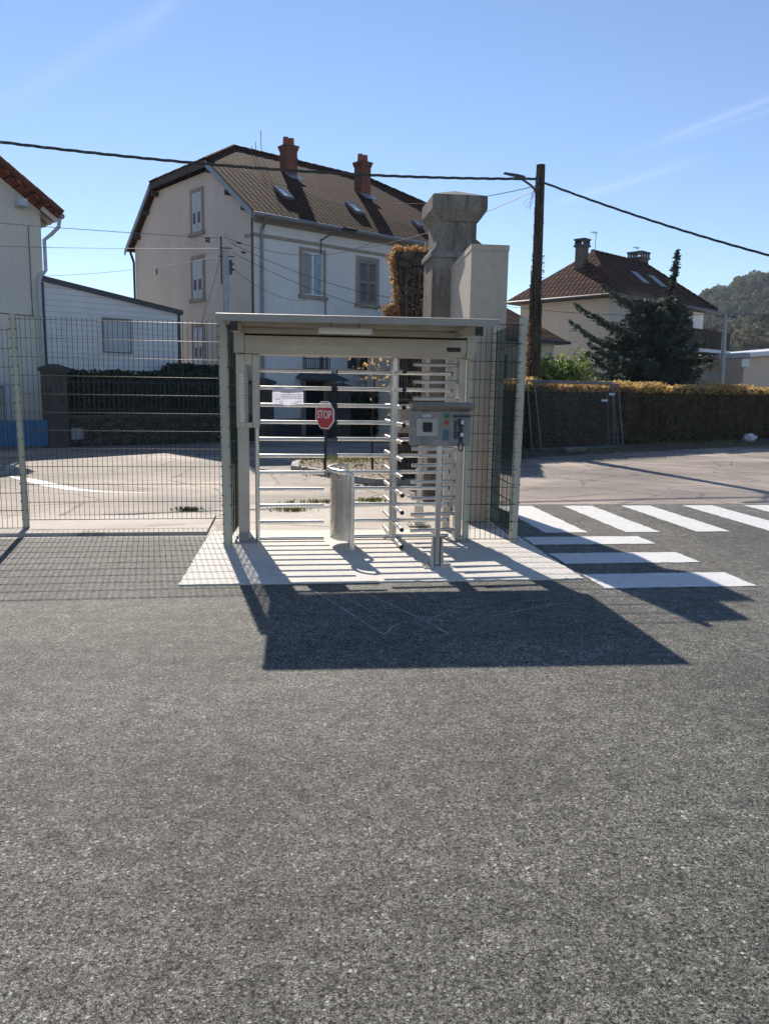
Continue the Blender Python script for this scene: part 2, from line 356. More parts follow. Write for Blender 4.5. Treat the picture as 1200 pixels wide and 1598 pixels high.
# ------------------------------------------------------------------ mesh builder
class MB:
    def __init__(s): s.v = []; s.f = []; s.mi = []; s.cur = 0
    def face(s, pts):
        k = len(s.v); s.v += [tuple(p) for p in pts]; s.f.append(tuple(range(k, k+len(pts)))); s.mi.append(s.cur); return s
    def add(s, vs, fs):
        k = len(s.v); s.v += [tuple(p) for p in vs]
        for f in fs: s.f.append(tuple(i+k for i in f)); s.mi.append(s.cur)
        return s
    def box(s, x0, x1, y0, y1, z0, z1):
        vs = [(x, y, z) for z in (z0, z1) for y in (y0, y1) for x in (x0, x1)]
        return s.add(vs, [(0, 2, 3, 1), (4, 5, 7, 6), (0, 1, 5, 4), (2, 6, 7, 3), (0, 4, 6, 2), (1, 3, 7, 5)])
    def bbox(s, x0, x1, y0, y1, z0, z1, b=.01):
        # box with bevelled vertical and horizontal edges
        X = [x0, x0+b, x1-b, x1]; Y = [y0, y0+b, y1-b, y1]; Z = [z0, z0+b, z1-b, z1]
        def ring(x0, x1, y0, y1, z, c): return [(x0+c, y0, z), (x1-c, y0, z), (x1, y0+c, z), (x1, y1-c, z), (x1-c, y1, z), (x0+c, y1, z), (x0, y1-c, z), (x0, y0+c, z)]
        rings = [ring(x0+b, x1-b, y0+b, y1-b, z0, b*.5), ring(x0, x1, y0, y1, z0+b, b), ring(x0, x1, y0, y1, z1-b, b), ring(x0+b, x1-b, y0+b, y1-b, z1, b*.5)]
        vs = sum(rings, []); fs = [tuple(range(7, -1, -1)), tuple(range(24, 32))]
        for r_ in range(3):
            for i in range(8): fs.append((r_*8+i, r_*8+(i+1) % 8, r_*8+8+(i+1) % 8, r_*8+8+i))
        return s.add(vs, fs)
    def cyl(s, p0, p1, r, n=10, r1=None, cap=True):
        p0, p1 = Vector(p0), Vector(p1); d = (p1-p0).normalized(); a = d.orthogonal().normalized(); b = d.cross(a); r1 = r if r1 is None else r1
        vs = []
        for p, q in ((p0, r), (p1, r1)):
            for i in range(n): t = 2*math.pi*i/n; vs.append(p+(a*math.cos(t)+b*math.sin(t))*q)
        fs = [(i, (i+1) % n, n+(i+1) % n, n+i) for i in range(n)]
        if cap: fs += [tuple(range(n-1, -1, -1)), tuple(range(n, 2*n))]
        return s.add(vs, fs)
    def tube(s, pts, r, n=8, rr=None):
        P = [Vector(p) for p in pts]; vs = []; up_ = None
        for k, p in enumerate(P):
            d = (P[min(k+1, len(P)-1)]-P[max(k-1, 0)]).normalized()
            if up_ is None: up_ = d.orthogonal().normalized()
            up_ = (up_-d*up_.dot(d)).normalized(); b = d.cross(up_); q = rr[k] if rr else r
            for i in range(n): t = 2*math.pi*i/n; vs.append(p+(up_*math.cos(t)+b*math.sin(t))*q)
        fs = []
        for k in range(len(P)-1):
            for i in range(n): fs.append((k*n+i, k*n+(i+1) % n, (k+1)*n+(i+1) % n, (k+1)*n+i))
        fs += [tuple(range(n-1, -1, -1)), tuple(range((len(P)-1)*n, len(P)*n))]
        return s.add(vs, fs)
    def prism(s, poly, axis, a, b):
        # polygon in the two other axes, extruded along axis from a to b
        def mk(p, q): return {'x': (q, p[0], p[1]), 'y': (p[0], q, p[1]), 'z': (p[0], p[1], q)}[axis]
        n = len(poly); vs = [mk(p, a) for p in poly]+[mk(p, b) for p in poly]
        return s.add(vs, [tuple(range(n)), tuple(range(2*n-1, n-1, -1))]+[((i+1) % n, i, n+i, n+(i+1) % n) for i in range(n)])
    def slab(s, pts, th):
        P = [Vector(p) for p in pts]; n = (P[1]-P[0]).cross(P[2]-P[0]).normalized()
        if n.z < 0: n = -n; P.reverse()
        Q = [p-n*th for p in P]; k = len(P)
        return s.add(P+Q, [tuple(range(k)), tuple(range(2*k-1, k-1, -1))]+[(i, k+i, k+(i+1) % k, (i+1) % k) for i in range(k)])
    def build(s, name, mats, parent=None, local=False, smooth=False, origin=None):
        v = np.array(s.v, dtype=float)
        if origin is not None: v = v-np.array(origin)
        elif parent is not None and not local:
            q = parent
            while q.parent: q = q.parent
            v = v-np.array(q.location)
        me = bpy.data.meshes.new(name); me.from_pydata(v.tolist(), [], s.f); me.update()
        if not isinstance(mats, (list, tuple)): mats = [mats]
        for m in mats: me.materials.append(m)
        if len(mats) > 1: me.polygons.foreach_set('material_index', s.mi)
        uvl = me.uv_layers.new(name='UVMap')
        nl = len(me.loops); li = np.empty(nl, int); me.loops.foreach_get('vertex_index', li)
        ls = np.empty(len(me.polygons), int); me.polygons.foreach_get('loop_total', ls)
        nr = np.empty(len(me.polygons)*3); me.polygons.foreach_get('normal', nr); nr = nr.reshape(-1, 3)
        t = np.stack([-nr[:, 1], nr[:, 0], np.zeros(len(nr))], 1); ln = np.linalg.norm(t, axis=1)
        t[ln < .02] = (1, 0, 0); t /= np.linalg.norm(t, axis=1)[:, None]; b = np.cross(nr, t)
        T = np.repeat(t, ls, 0); B = np.repeat(b, ls, 0); P = v[li]
        uv = np.stack([(P*T).sum(1), (P*B).sum(1)], 1); uvl.data.foreach_set('uv', uv.ravel())
        if smooth: me.polygons.foreach_set('use_smooth', [True]*len(me.polygons))
        o = bpy.data.objects.new(name, me); COL.objects.link(o)
        if origin is not None: o.location = origin
        if parent is not None: o.parent = parent
        return o
def tag(o, label=None, cat=None, group=None, kind=None):
    if label: o['label'] = label
    if cat: o['category'] = cat
    if group: o['group'] = group
    if kind: o['kind'] = kind
    return o
def empty(name, loc, label, cat, group=None, rz=0):
    o = bpy.data.objects.new(name, None); COL.objects.link(o); o.location = loc; o.rotation_euler = (0, 0, rz); o.empty_display_size = .2
    return tag(o, label, cat, group)
def struct(name, mb, m, **k): return tag(mb.build(name, m, **k), kind='structure')
def shade(o, ang=40):
    me = o.data; me.polygons.foreach_set('use_smooth', [True]*len(me.polygons))
    try: me.set_sharp_from_angle(angle=R(ang))
    except Exception: pass
    return o
def rvec(n): v = rng.normal(size=(n, 3)); return v/np.linalg.norm(v, axis=1)[:, None]
def cards(P, size, aspect=1.6, dirs=None, jit=.4, bend=True):
    """leaf shaped quads folded along the midrib round the points P"""
    n = len(P); d = rvec(n) if dirs is None else dirs+rvec(n)*jit
    d /= np.linalg.norm(d, axis=1)[:, None]; o = rvec(n); sd_ = np.cross(d, o); sd_ /= np.linalg.norm(sd_, axis=1)[:, None]; nn = np.cross(d, sd_)
    sz = (size*rng.uniform(.6, 1.3, n))[:, None]
    a = P-d*sz*.5*aspect; c = P+d*sz*.5*aspect; l = P+sd_*sz*.5+nn*sz*.12; r = P-sd_*sz*.5+nn*sz*.12
    V = np.stack([a, l, c, r], 1).reshape(-1, 3); F = [(4*i, 4*i+1, 4*i+2, 4*i+3) for i in range(n)]
    return V, F
def addcards(mb, *a, **k):
    V, F = cards(*a, **k); mb.add(V.tolist(), F)

# ------------------------------------------------------------------ ground
def sheet(pts, z): return MB().face([(x, y, z) for x, y in pts])
struct('ground', sheet([(-700, -150), (1100, -150), (1100, 900), (-700, 900)], 0.0), m_old)
struct('asphalt_road', sheet([(-40, -25), (60, -25), (60, 10.86), (2.6, 10.98), (2.6, 8.9), (-.9, 8.62), (-40, 8.3)], .004), m_new)
struct('concrete_pavement', sheet([(-40, 8.3), (-.9, 8.62), (2.6, 8.9), (2.6, 10.98), (2.9, 11.5), (.6, 11.3), (-.4, 11.1), (-.9, 10.6), (-2.3, 9.95), (-6, 9.6), (-40, 9)], .005), m_apron)
lip = MB(); lip.prism([(-40, 8.42), (-.83, 8.74), (-.83, 9.95), (-2.3, 9.93), (-6, 9.55), (-40, 8.95)], 'z', -.05, .040); struct('kerb_slab', lip, m_apron)
# pad cast with a bevelled, barely raised edge
pb = MB(); pp_ = []
for a_, b_ in (((-.845, 6.44), (2.575, 6.44)), ((2.575, 6.44), (2.60, 8.9)), ((2.60, 8.9), (-.80, 8.95)), ((-.80, 8.95), (-.845, 6.44))):
    a_, b_ = Vector(a_), Vector(b_); k_ = int((b_-a_).length/.05); n_ = Vector((-(b_-a_).y, (b_-a_).x)).normalized()
    for j_ in range(k_): q_ = a_.lerp(b_, j_/k_)+n_*(random.uniform(-.004, .007) if j_ else 0)+n_*(.018*(random.random() < .03)); pp_.append((q_.x, q_.y))
pb.prism(pp_, 'z', -.05, .016)
struct('concrete_pad', pb, m_pad)

def mark(pts, name='crossing_stripe', lab=None, cat='road marking', group=None, z=.009):
    # painted line, its edges slightly uneven
    out = []
    n = len(pts)
    for i in range(n):
        a, b = Vector(pts[i]), Vector(pts[(i+1) % n]); L = (b-a).length; k = max(2, int(L/.06)); d = (b-a)/L; nn = Vector((-d.y, d.x))
        for j in range(k):
            p = a+d*L*j/k
            if j: p = p+nn*random.uniform(-.009, .009)
            out.append((p.x, p.y, z))
    o = MB().face(out).build(name, m_paint, origin=(out[0][0], out[0][1], 0))
    return tag(o, lab, cat, group)
g1 = 'white bars of the zebra crossing'
for k, (y0, y1) in enumerate(((6.11, 6.62), (7.05, 7.53), (7.98, 8.42))):
    mark([(2.63, y0), (3.975, y0), (3.975, y1), (2.63, y1)],
         lab=['white crossing bar nearest the camera, right of the concrete pad', 'white bar in the middle of the three lying across, beside the pad', 'white bar farthest back of the three lying across, beside the mesh cage'][k], group=g1)
labs = ['short white bar closest to the green mesh cage, partly in shadow', 'second white slanting bar from the cage, with a notch of shadow beside it', 'third slanting white bar counted from the mesh cage', 'fourth slanting white bar counted from the mesh cage', 'rightmost slanting white bar, cut by the edge of the photo']
for k, (x0, x1) in enumerate(((2.98, 3.49), (3.95, 4.37), (4.82, 5.25), (5.75, 6.21), (6.68, 7.13))):
    mark([(x0, 8.68), (x1, 8.68), (x1, 10.8), (x0, 10.8)], lab=labs[k], group=g1)
# curved give-way line and the parking lines
cl = [(-4.75, 14.6, .05), (-4.3, 14.1, .16), (-3.7, 13.3, .17), (-3.2, 12.75, .12), (-2.7, 12.45, .06), (-2.0, 12.35, .03)]
lo = [(x-w*.5, y-w*.7) for x, y, w in cl]; hi = [(x+w*.5, y+w*.7) for x, y, w in reversed(cl)]
mark(lo+hi, 'road_line', 'white curved line tapering across the old road behind the left fence', 'road marking', z=.004)
mark([(10.35, 20.80), (10.42, 20.72), (16.6, 12.0), (16.7, 12.1), (10.45, 20.85)], 'parking_line', 'nearer of the thin white parking lines on the old asphalt', 'road marking', 'parking lines', z=.004)
mark([(12.8, 22.65), (12.88, 22.58), (19.4, 14.4), (19.5, 14.5), (12.9, 22.7)], 'parking_line', 'thin white parking line closest to the hedge', 'road marking', 'parking lines', z=.004)
# chalk scribbles on the new asphalt
ch = MB()
def scr(pts, w=.011):
    for (a, b), (c, d) in zip(pts[:-1], pts[1:]):
        L = math.hypot(c-a, d-b); nx, ny = -(d-b)/L*w, (c-a)/L*w
        ch.face([(a-nx, b-ny, .0085), (c-nx, d-ny, .0085), (c+nx, d+ny, .0085), (a+nx, b+ny, .0085)])
scr([(.22, 6.25), (.40, 5.75), (.60, 5.15), (.66, 5.0)]); scr([(.60, 6.2), (.88, 5.55), (1.0, 5.25), (1.08, 4.98)], .010)
scr([(.66, 5.0), (.74, 5.2), (.86, 5.3)]); scr([(-.1, 5.76), (.25, 5.62), (.62, 5.40)], .007); scr([(.42, 6.1), (.58, 5.7), (.68, 5.45)], .008)
scr([(.95, 5.25), (1.25, 5.6), (1.6, 5.75), (2.1, 5.8)], .006); scr([(1.0, 5.3), (1.3, 5.28), (1.7, 5.5), (2.15, 5.7)], .007); scr([(1.98, 5.66), (2.08, 5.67)], .02)
scr([(2.88, 4.66), (2.92, 4.3), (2.95, 4.1)], .004)
tag(ch.build('chalk_lines', m_chalk, origin=(.6, 5.4, 0)), 'faint pale scribbled lines on the shaded asphalt before the concrete pad', 'chalk marks', kind='stuff')

# planting island with kerb behind the turnstile
isl = [(.15, 15.7), (.2, 16.6), (.5, 17.6), (2.2, 18.2), (3.3, 18.0), (3.1, 15.0), (2.8, 13.4), (2.2, 13.2), (1.55, 13.3), (1.05, 13.9), (.75, 14.7)]
ib = MB()
def inset(poly, d):
    c = Vector((sum(p[0] for p in poly)/len(poly), sum(p[1] for p in poly)/len(poly)))
    return [tuple(Vector(p)+(c-Vector(p)).normalized()*d) for p in poly]
n = len(isl); ins = inset(isl, .16)
kb = MB()
for i in range(n):
    a, b, c, d = isl[i], isl[(i+1) % n], ins[(i+1) % n], ins[i]
    kb.face([(*a, 0), (*b, 0), (*b, .11), (*a, .11)]); kb.face([(*a, .11), (*b, .11), (*c, .11), (*d, .11)])
struct('kerb', kb, m_kerb)
# uneven earth inside
gx = 26; earth = MB()
ipoly = [(x, y) for x, y in ins]
cx = sum(p[0] for p in ipoly)/n; cy = sum(p[1] for p in ipoly)/n
rings = []
for k in range(7):
    f = 1-k/6.5; ring = []
    for i in range(n):
        for j in range(4):
            a = Vector(ipoly[i]).lerp(Vector(ipoly[(i+1) % n]), j/4); p = Vector((cx, cy)).lerp(a, f)
            ring.append((p.x, p.y, .095+.05*(1-f)+random.uniform(-.01, .02)*(k > 0)))
    rings.append(ring)
nr_ = n*4; earth.add(sum(rings, []), [(k*nr_+i, k*nr_+(i+1) % nr_, (k+1)*nr_+(i+1) % nr_, (k+1)*nr_+i) for k in range(6) for i in range(nr_)]+[tuple(range(6*nr_, 7*nr_))])
struct('planting_bed', earth, m_earth2)
# grass tufts and dead leaves
def grass_pts(boxes):
    P = []
    for x0, x1, y0, y1, z, n_ in boxes:
        cxx, cyy = (x0+x1)/2, (y0+y1)/2
        for _ in range(n_):
            P.append((random.gauss(cxx, (x1-x0)/4), random.gauss(cyy, (y1-y0)/4), z+random.uniform(0, .03)))
    return np.array(P)
g = MB()
P = grass_pts([(-1.4, -1.05, 10.4, 10.6, .01, 150), (-.1, .35, 10.35, 10.55, .01, 130), (.1, 1.0, 11.15, 11.25, .01, 160), (1.0, 1.5, 11.1, 11.3, .03, 170),
               (.3, 2.4, 15.5, 17.6, .16, 900), (1.4, 3.0, 13.5, 15, .14, 500), (5.3, 9.5, 19.4, 21.2, .12, 900), (9.5, 16, 21.4, 25, .12, 1200)])
up3 = np.tile([0, 0, 1.], (len(P), 1)); addcards(g, P, .020, aspect=3.6, dirs=up3, jit=.9)
tag(g.build('grass', m_grass), 'sparse green grass tufts at the edges of the old paving', 'grass', kind='stuff')
lv = MB(); P = np.concatenate([np.stack([rng.uniform(.3, 3.0, 500), rng.uniform(13.4, 17.8, 500), rng.uniform(.12, .17, 500)], 1), np.stack([rng.uniform(1.0, 2.9, 260), rng.uniform(12.6, 13.3, 260), np.full(260, .012)], 1),
    np.stack([rng.uniform(5, 18, 500), np.zeros(500), np.full(500, .02)], 1)])
P[-500:, 1] = 20.0+(P[-500:, 0]-6.33)*.536-rng.exponential(.35, 500)
addcards(lv, P, .04, aspect=1.3)
tag(lv.build('dead_leaves', m_litt), 'dry brown leaves scattered over the planting bed and along the hedge foot', 'leaves', kind='stuff')

# ------------------------------------------------------------------ mesh fence panels
def mesh_panel(p0, p1, z0, z1, name, parent=None, top=.03, clips=True, rad=.0032, vr=.85):
    p0, p1 = Vector((*p0, 0)), Vector((*p1, 0)); d = p1-p0; L = d.length; d /= L; nn = Vector((-d.y, d.x, 0)); mb = MB()
    def wire(a, b, r):
        dd = (b-a).normalized(); s1 = dd.orthogonal().normalized(); s2 = dd.cross(s1); vs = []
        for p in (a, b):
            for t in range(5): q = 2*math.pi*t/5; vs.append(p+(s1*math.cos(q)+s2*math.sin(q))*r)
        mb.add(vs, [(i, (i+1) % 5, 5+(i+1) % 5, 5+i) for i in range(5)])
    k = max(2, round(L/.0525))
    for i in range(k+1):
        a = p0+d*(L*i/k)+nn*random.uniform(-.0015, .0015); wire(a+Vector((0, 0, z0)), a+Vector((0, 0, z1+top)), rad*vr)
    m = round((z1-z0)/.193)
    for j in range(m+1):
        z = z0+(z1-z0)*j/m
        wire(p0-d*.045+nn*.006+Vector((0, 0, z)), p1+d*.045+nn*.006+Vector((0, 0, z)), rad)
        wire(p0-d*.045-nn*.006+Vector((0, 0, z)), p1+d*.045-nn*.006+Vector((0, 0, z)), rad)
    return mb.build(name, m_wire, parent)
def post(x, y, z1, name, parent, w=.06, tilt=(0, 0), z0=.0, clips=True, d=None):
    d = d or w; mb = MB(); h = z1-z0
    b = .006
    vs = []
    for z, dx, dy in ((z0, 0, 0), (z1, tilt[0]*h, tilt[1]*h)):
        for sx, sy in ((-1, -1), (1, -1), (1, 1), (-1, 1)):
            for e in ((sx*(w/2-b), sy*d/2), (sx*w/2, sy*(d/2-b))) if (sx*sy > 0) else ((sx*w/2, sy*(d/2-b)), (sx*(w/2-b), sy*d/2)):
                vs.append((x+dx+e[0], y+dy+e[1], z))
    mb.add(vs, [(i, (i+1) % 8, 8+(i+1) % 8, 8+i) for i in range(8)]+[tuple(range(7, -1, -1)), tuple(range(8, 16))])
    if clips:
        mb.cur = 1
        for k in range(int(h/.097)):
            z = z0+.05+k*.097; f = (z-z0)/h; xx = x+tilt[0]*h*f
            mb.box(xx-w/2-.012, xx-w/2+.012, y-d/2-.008, y-d/2+.002, z-.004, z+.004)
            mb.box(xx+w/2-.012, xx+w/2+.008, y-d/2-.008, y-d/2+.002, z-.004, z+.004) if k % 2 == 0 else None
    return mb.build(name, [m_post, m_black], parent)
fe = empty('mesh_fence', (-2.79, 9.05, 0), 'green welded mesh fence in two stepped bays left of the turnstile', 'fence')
mesh_panel((-.50, 9.09), (-2.76, 9.05), .13, 2.29, 'mesh_panel', fe)
mesh_panel((-2.84, 9.05), (-5.3, 9.02), .04, 2.17, 'mesh_panel', fe)
post(-2.80, 9.05, 2.34, 'fence_post', fe, .055, (-.012, 0)); post(-5.36, 9.02, 2.2, 'fence_post', fe, .055)
fl = empty('mesh_cage', (-.55, 8.05, 0), 'narrow green mesh side screen on square posts at the left end of the turnstile', 'fence', 'mesh screens beside the turnstile')
post(-.555, 8.06, 2.26, 'fence_post', fl, .085, (-.01, 0), .0); mesh_panel((-.53, 8.12), (-.47, 9.06), .10, 2.2, 'mesh_panel', fl, vr=1.15)
post(-.46, 9.12, 2.24, 'fence_post', fl, .06, (-.01, 0))
fr = empty('mesh_cage', (2.43, 8.12, 0), 'green mesh screen on pale posts right of the turnstile, before the rendered wall', 'fence', 'mesh screens beside the turnstile')
post(2.435, 8.13, 2.36, 'fence_post', fr, .075, (.01, 0)); post(1.925, 8.18, 1.93, 'fence_post', fr, .06, clips=False)
mesh_panel((1.96, 8.12), (2.40, 8.10), .05, 2.28, 'mesh_panel', fr, 0)
mesh_panel((2.45, 8.17), (2.51, 9.36), .05, 2.28, 'mesh_panel', fr, vr=1.3); post(2.515, 9.42, 2.36, 'fence_post', fr, .07)

# ------------------------------------------------------------------ turnstile
TS = empty('turnstile', (.75, 8.35, 0), 'full height silver turnstile with horizontal bars under a flat steel canopy', 'turnstile')
ZL = [.045+.1735*i for i in range(11)]
hb = MB()
prof = [(8.10, 2.185), (8.10, 2.135), (8.135, 2.130), (8.135, 2.118), (8.095, 2.112), (8.09, 2.03), (8.13, 1.94), (8.62, 1.94), (8.62, 2.185)]
hb.prism(prof, 'x', -.37, 1.86)
shade(hb.build('header', m_alu2, TS), 20)
hs = MB(); hs.box(-.372, 1.862, 8.128, 8.14, 2.114, 2.134); hs.build('shadow_gap', m_gap, TS)
for x0, x1, s_ in ((-.475, -.374, 0), (1.864, 1.965, 1)):
    e = MB()
    if s_ == 0: e.prism([(x0, 1.945), (x1, 1.945), (x1, 2.19), (x0, 2.19)], 'y', 8.085, 8.64)
    else: e.prism([(x0, 1.93), (x1-.03, 1.93), (x1, 2.04), (x1, 2.19), (x0, 2.19)], 'y', 8.085, 8.64)
    e.build('header_end_cap', m_alu2, TS)
sl = MB(); sl.prism([(1.655, 2.01), (1.67, 1.995), (1.79, 1.995), (1.80, 2.01), (1.80, 2.03), (1.785, 2.038), (1.66, 2.038), (1.655, 2.03)], 'y', 8.083, 8.10); sl.build('indicator_light', m_black, TS)
lt = MB()                                       # small dark maker's lettering, unreadable at this size
x = 1.745
for k in range(9):
    w = random.choice((.006, .008, .010)); lt.box(x, x+w*.4, 8.098, 8.101, 2.150, 2.170); lt.box(x+w*.4, x+w, 8.098, 8.101, 2.150+random.choice((0, .008, .014)), 2.156+random.choice((0, .008, .014))); x += w+.003
lt.build('lettering', m_ink, TS)
# left column, slotted housing, locking pole
lc = MB(); lc.bbox(-.455, -.345, 8.22, 8.34, .10, 1.942, .006); lc.build('column', m_alu2, TS)
hp = MB(); hp.bbox(-.462, -.372, 8.19, 8.219, 1.20, 1.938, .006); hp.bbox(-.305, -.232, 8.19, 8.33, 1.20, 1.938, .008)
hp.box(-.371, -.306, 8.192, 8.31, 1.83, 1.936); hp.box(-.371, -.306, 8.192, 8.31, 1.205, 1.255)
hp.build('slotted_housing', m_alu, TS)
ls_ = MB()
for k in range(16):
    zz = 1.735-k*.030; w = random.choice((.018, .026, .03)); ls_.box(-.438+random.uniform(0, .008)+k*.0006, -.432+w+.014+k*.0006, 8.186, 8.19, zz-.021, zz)
ls_.build('label_strip', m_white, TS)
bs = MB(); bs.box(-.452, -.348, 8.20, 8.36, .03, .12); bs.box(-.50, -.27, 8.16, 8.40, .016, .030)
for bx, by in ((-.48, 8.18), (-.30, 8.18), (-.48, 8.37)): bs.cyl((bx, by, .03), (bx, by, .06), .012, 6)
bs.build('base_plate', m_galv, TS)
gp = MB(); gp.cyl((-.262, 8.27, .02), (-.262, 8.27, 1.205), .023, 14); shade(gp.build('gate_pole', m_ss2, TS))
for i, z in enumerate(ZL):
    b = MB(); x1 = .497 if i > 7 else (.36 if i == 7 else .425); b.cyl((-.25, 8.28, z), (x1, 8.28, z), .0195, 12); shade(b.build('barrier_bar', m_ss2, TS))
for k in range(6):
    q = MB(); x_ = -.30+.36*k; q.cyl((x_, 8.10, 2.160), (x_, 8.0955, 2.160), .007, 8); q.build('bolt', m_galv, TS)
# rotor: four wings of eleven arms
RX, RY = 1.165, 8.36
rc = MB(); rc.cyl((RX, RY, .03), (RX, RY, 1.95), .042, 20); rc.cyl((RX, RY, .016), (RX, RY, .032), .10, 20)
rotor = shade(rc.build('rotor', m_ss, TS))
for z in ZL: cl_ = MB(); cl_.cyl((RX, RY, z-.022), (RX, RY, z+.022), .047, 20); shade(cl_.build('collar', m_ss2, rotor))
for w in range(4):
    a = R(-90+1)+w*math.pi/2
    for z in ZL:
        b = MB(); c0 = Vector((RX+.04*math.cos(a), RY+.04*math.sin(a), z)); c1 = Vector((RX+.60*math.cos(a), RY+.60*math.sin(a), z)); dd = (c1-c0).normalized()
        b.cyl(c0, c1, .0205, 12); b.cur = 1; b.cyl(c1, c1+dd*.012, .022, 12)
        shade(b.build('rotor_arm', [m_ss2, m_black], rotor))
# fixed comb and right column
rcM = MB(); rcM.bbox(1.815, 1.885, 8.20, 8.33, .016, 1.942, .006); rcM.build('column', m_alu, TS)
for i in range(11):
    z = .13+.1735*i
    b = MB(); b.cyl((1.83, 8.27, z), (1.335, 8.20, z), .0195, 12); shade(b.build('comb_bar', m_ss, TS))
rb = MB(); rb.box(1.78, 1.95, 8.15, 8.38, .016, .028); rb.build('base_plate', m_galv, TS)
for x_ in (-.42, 1.86):
    rr_ = MB(); rr_.bbox(x_-.04, x_+.04, 8.86, 8.94, .016, 2.20, .006); rr_.build('column', m_alu, TS)
# canopy, set a little askew over the gate
def askew(mb):
    mb.v = [(x, y-.045*(x+.58), z) for x, y, z in mb.v]; return mb
cz = lambda y: 2.235+(y-7.35)*(.035)
cn = MB()
cn.prism([(7.35, cz(7.35)-.012), (7.35, cz(7.35)+.012), (9.0, cz(9.0)+.012), (9.0, cz(9.0)-.012)], 'x', -.58, 1.955)
askew(cn).build('roof_sheet', m_alu2, TS)
fa = MB(); fa.prism([(7.335, 2.188), (7.335, 2.25), (7.349, 2.255), (7.349, 2.188)], 'x', -.583, 1.958); askew(fa).build('fascia', m_fascia, TS)
fb = MB(); fb.prism([(9.002, 2.25), (9.002, 2.305), (9.02, 2.305), (9.02, 2.25)], 'x', -.583, 1.958); askew(fb).build('rear_gutter', m_alu, TS)
for x0 in (-.462, 1.742):
    sb = MB(); sb.prism([(7.36, 2.105), (7.36, 2.184), (8.96, 2.24), (8.96, 2.165)], 'x', x0, x0+.070); sb.cur = 1
    sb.prism([(7.340, 2.103), (7.340, 2.183), (7.3595, 2.183), (7.3595, 2.103)], 'x', x0-.001, x0+.071); askew(sb).build('side_beam', [m_alu2, m_black], TS)
for y_ in (7.9, 8.75):
    p_ = MB(); p_.box(-.424, 1.794, y_, y_+.05, cz(y_)-.06, cz(y_)-.014); p_.build('cross_rail', m_alu, TS)
cw = MB(); cw.cyl((-.424, 8.95, 2.17), (1.79, 8.95, 2.20), .012, 8); cw.build('conduit', m_dgrey, TS)
lamp = MB(); lamp.bbox(.33, .86, 7.72, 7.80, 2.125, 2.185, .012); lo_ = shade(lamp.build('tube_light', m_lampw, TS))
le = MB(); le.box(.315, .332, 7.715, 7.805, 2.122, 2.19); le.box(.858, .875, 7.715, 7.805, 2.122, 2.19); le.box(.45, .47, 7.75, 7.77, 2.185, 2.235); le.box(.72, .74, 7.75, 7.77, 2.185, 2.235); le.build('lamp_bracket', m_galv, lo_)

# notice sheet hung on the bars
nb = MB(); N_ = 10
for i in range(N_):
    for j in range(6):
        def q(a, b): return (-.105+.315*a/N_, 8.252+.008*math.sin(a*.9)+.004*math.cos(b*1.7), 1.43+.18*b/6-(.012*math.sin(a*.5) if b == 0 else 0))
        nb.add([q(i, j), q(i+1, j), q(i+1, j+1), q(i, j+1)], [(0, 1, 2, 3)])
no = nb.build('paper_notice', m_paper, origin=(.05, 8.25, 1.43)); tag(no, 'crumpled white paper notice with small dark print hung across the left bars', 'notice'); shade(no)
tx = MB()
for r_ in range(4):
    x = -.02+.02*(r_ % 2)
    while x < .17: w = random.uniform(.012, .04); tx.box(x, min(x+w, .185), 8.2375, 8.2392, 1.560-r_*.019, 1.5645-r_*.019); x += w+.008
for _ in range(16):
    xx = random.choice((random.uniform(-.09, .03), random.uniform(.09, .19))); zz = random.uniform(1.442, 1.495); s_ = random.uniform(.003, .007)
    tx.prism([(xx-s_*1.6, zz), (xx, zz-s_), (xx+s_*1.4, zz+s_*.2), (xx+s_*.3, zz+s_)], 'y', 8.2375, 8.2392)
tx.build('print', m_ink, no, origin=None).location = (0, 0, 0)
for ch_ in no.children:
    if ch_.name.startswith('print'):
        me = ch_.data
        pass

# curved stainless guard with hoop rail
GR = empty('curved_guard', (.62, 7.95, 0), 'curved brushed steel guard shield with a hooped top rail standing in the turnstile entrance', 'barrier')
def arc(k, off=0):
    # hairpin plan: front end near the camera, nose to the left, back end by the rotor
    ts = np.linspace(0, 1, k); out = []
    for t in ts:
        a = math.pi*(1.5-t)            # 270deg -> 90deg
        out.append((.665+(.205-off)*math.cos(a)*1.0, 8.0+(.285-off)*math.sin(a)))
    return out
top = [(.675, 7.715, .03), (.675, 7.715, .70), (.672, 7.716, .755), (.66, 7.716, .785)]+[(x, y, .80+.02*i/14) for i, (x, y) in enumerate(arc(15))][1:-1]+[(.66, 8.286, .80), (.675, 8.286, .76), (.675, 8.286, .03)]
tb = MB(); tb.tube(top, .0205, 12); shade(tb.build('hoop_rail', m_ss2, GR), 60)
shd = MB(); A_ = arc(24, .012); Bq = arc(24, .016)
for i in range(23):
    (a, b), (c, d) = A_[i], A_[i+1]; (e, f), (g_, h_) = Bq[i], Bq[i+1]
    shd.face([(a, b, .11), (c, d, .11), (c, d, .72), (a, b, .72)]); shd.face([(e, f, .72), (g_, h_, .72), (g_, h_, .11), (e, f, .11)])
    shd.face([(a, b, .72), (c, d, .72), (g_, h_, .72), (e, f, .72)]); shd.face([(a, b, .11), (e, f, .11), (g_, h_, .11), (c, d, .11)])
m_shield = brushed('shield_steel', (.66, .64, .60), .24)
shade(shd.build('shield', m_shield, GR), 50)
for y_ in (7.715, 8.286): pf = MB(); pf.cyl((.675, y_, .016), (.675, y_, .030), .055, 18); pf.build('foot_flange', m_ss, GR)

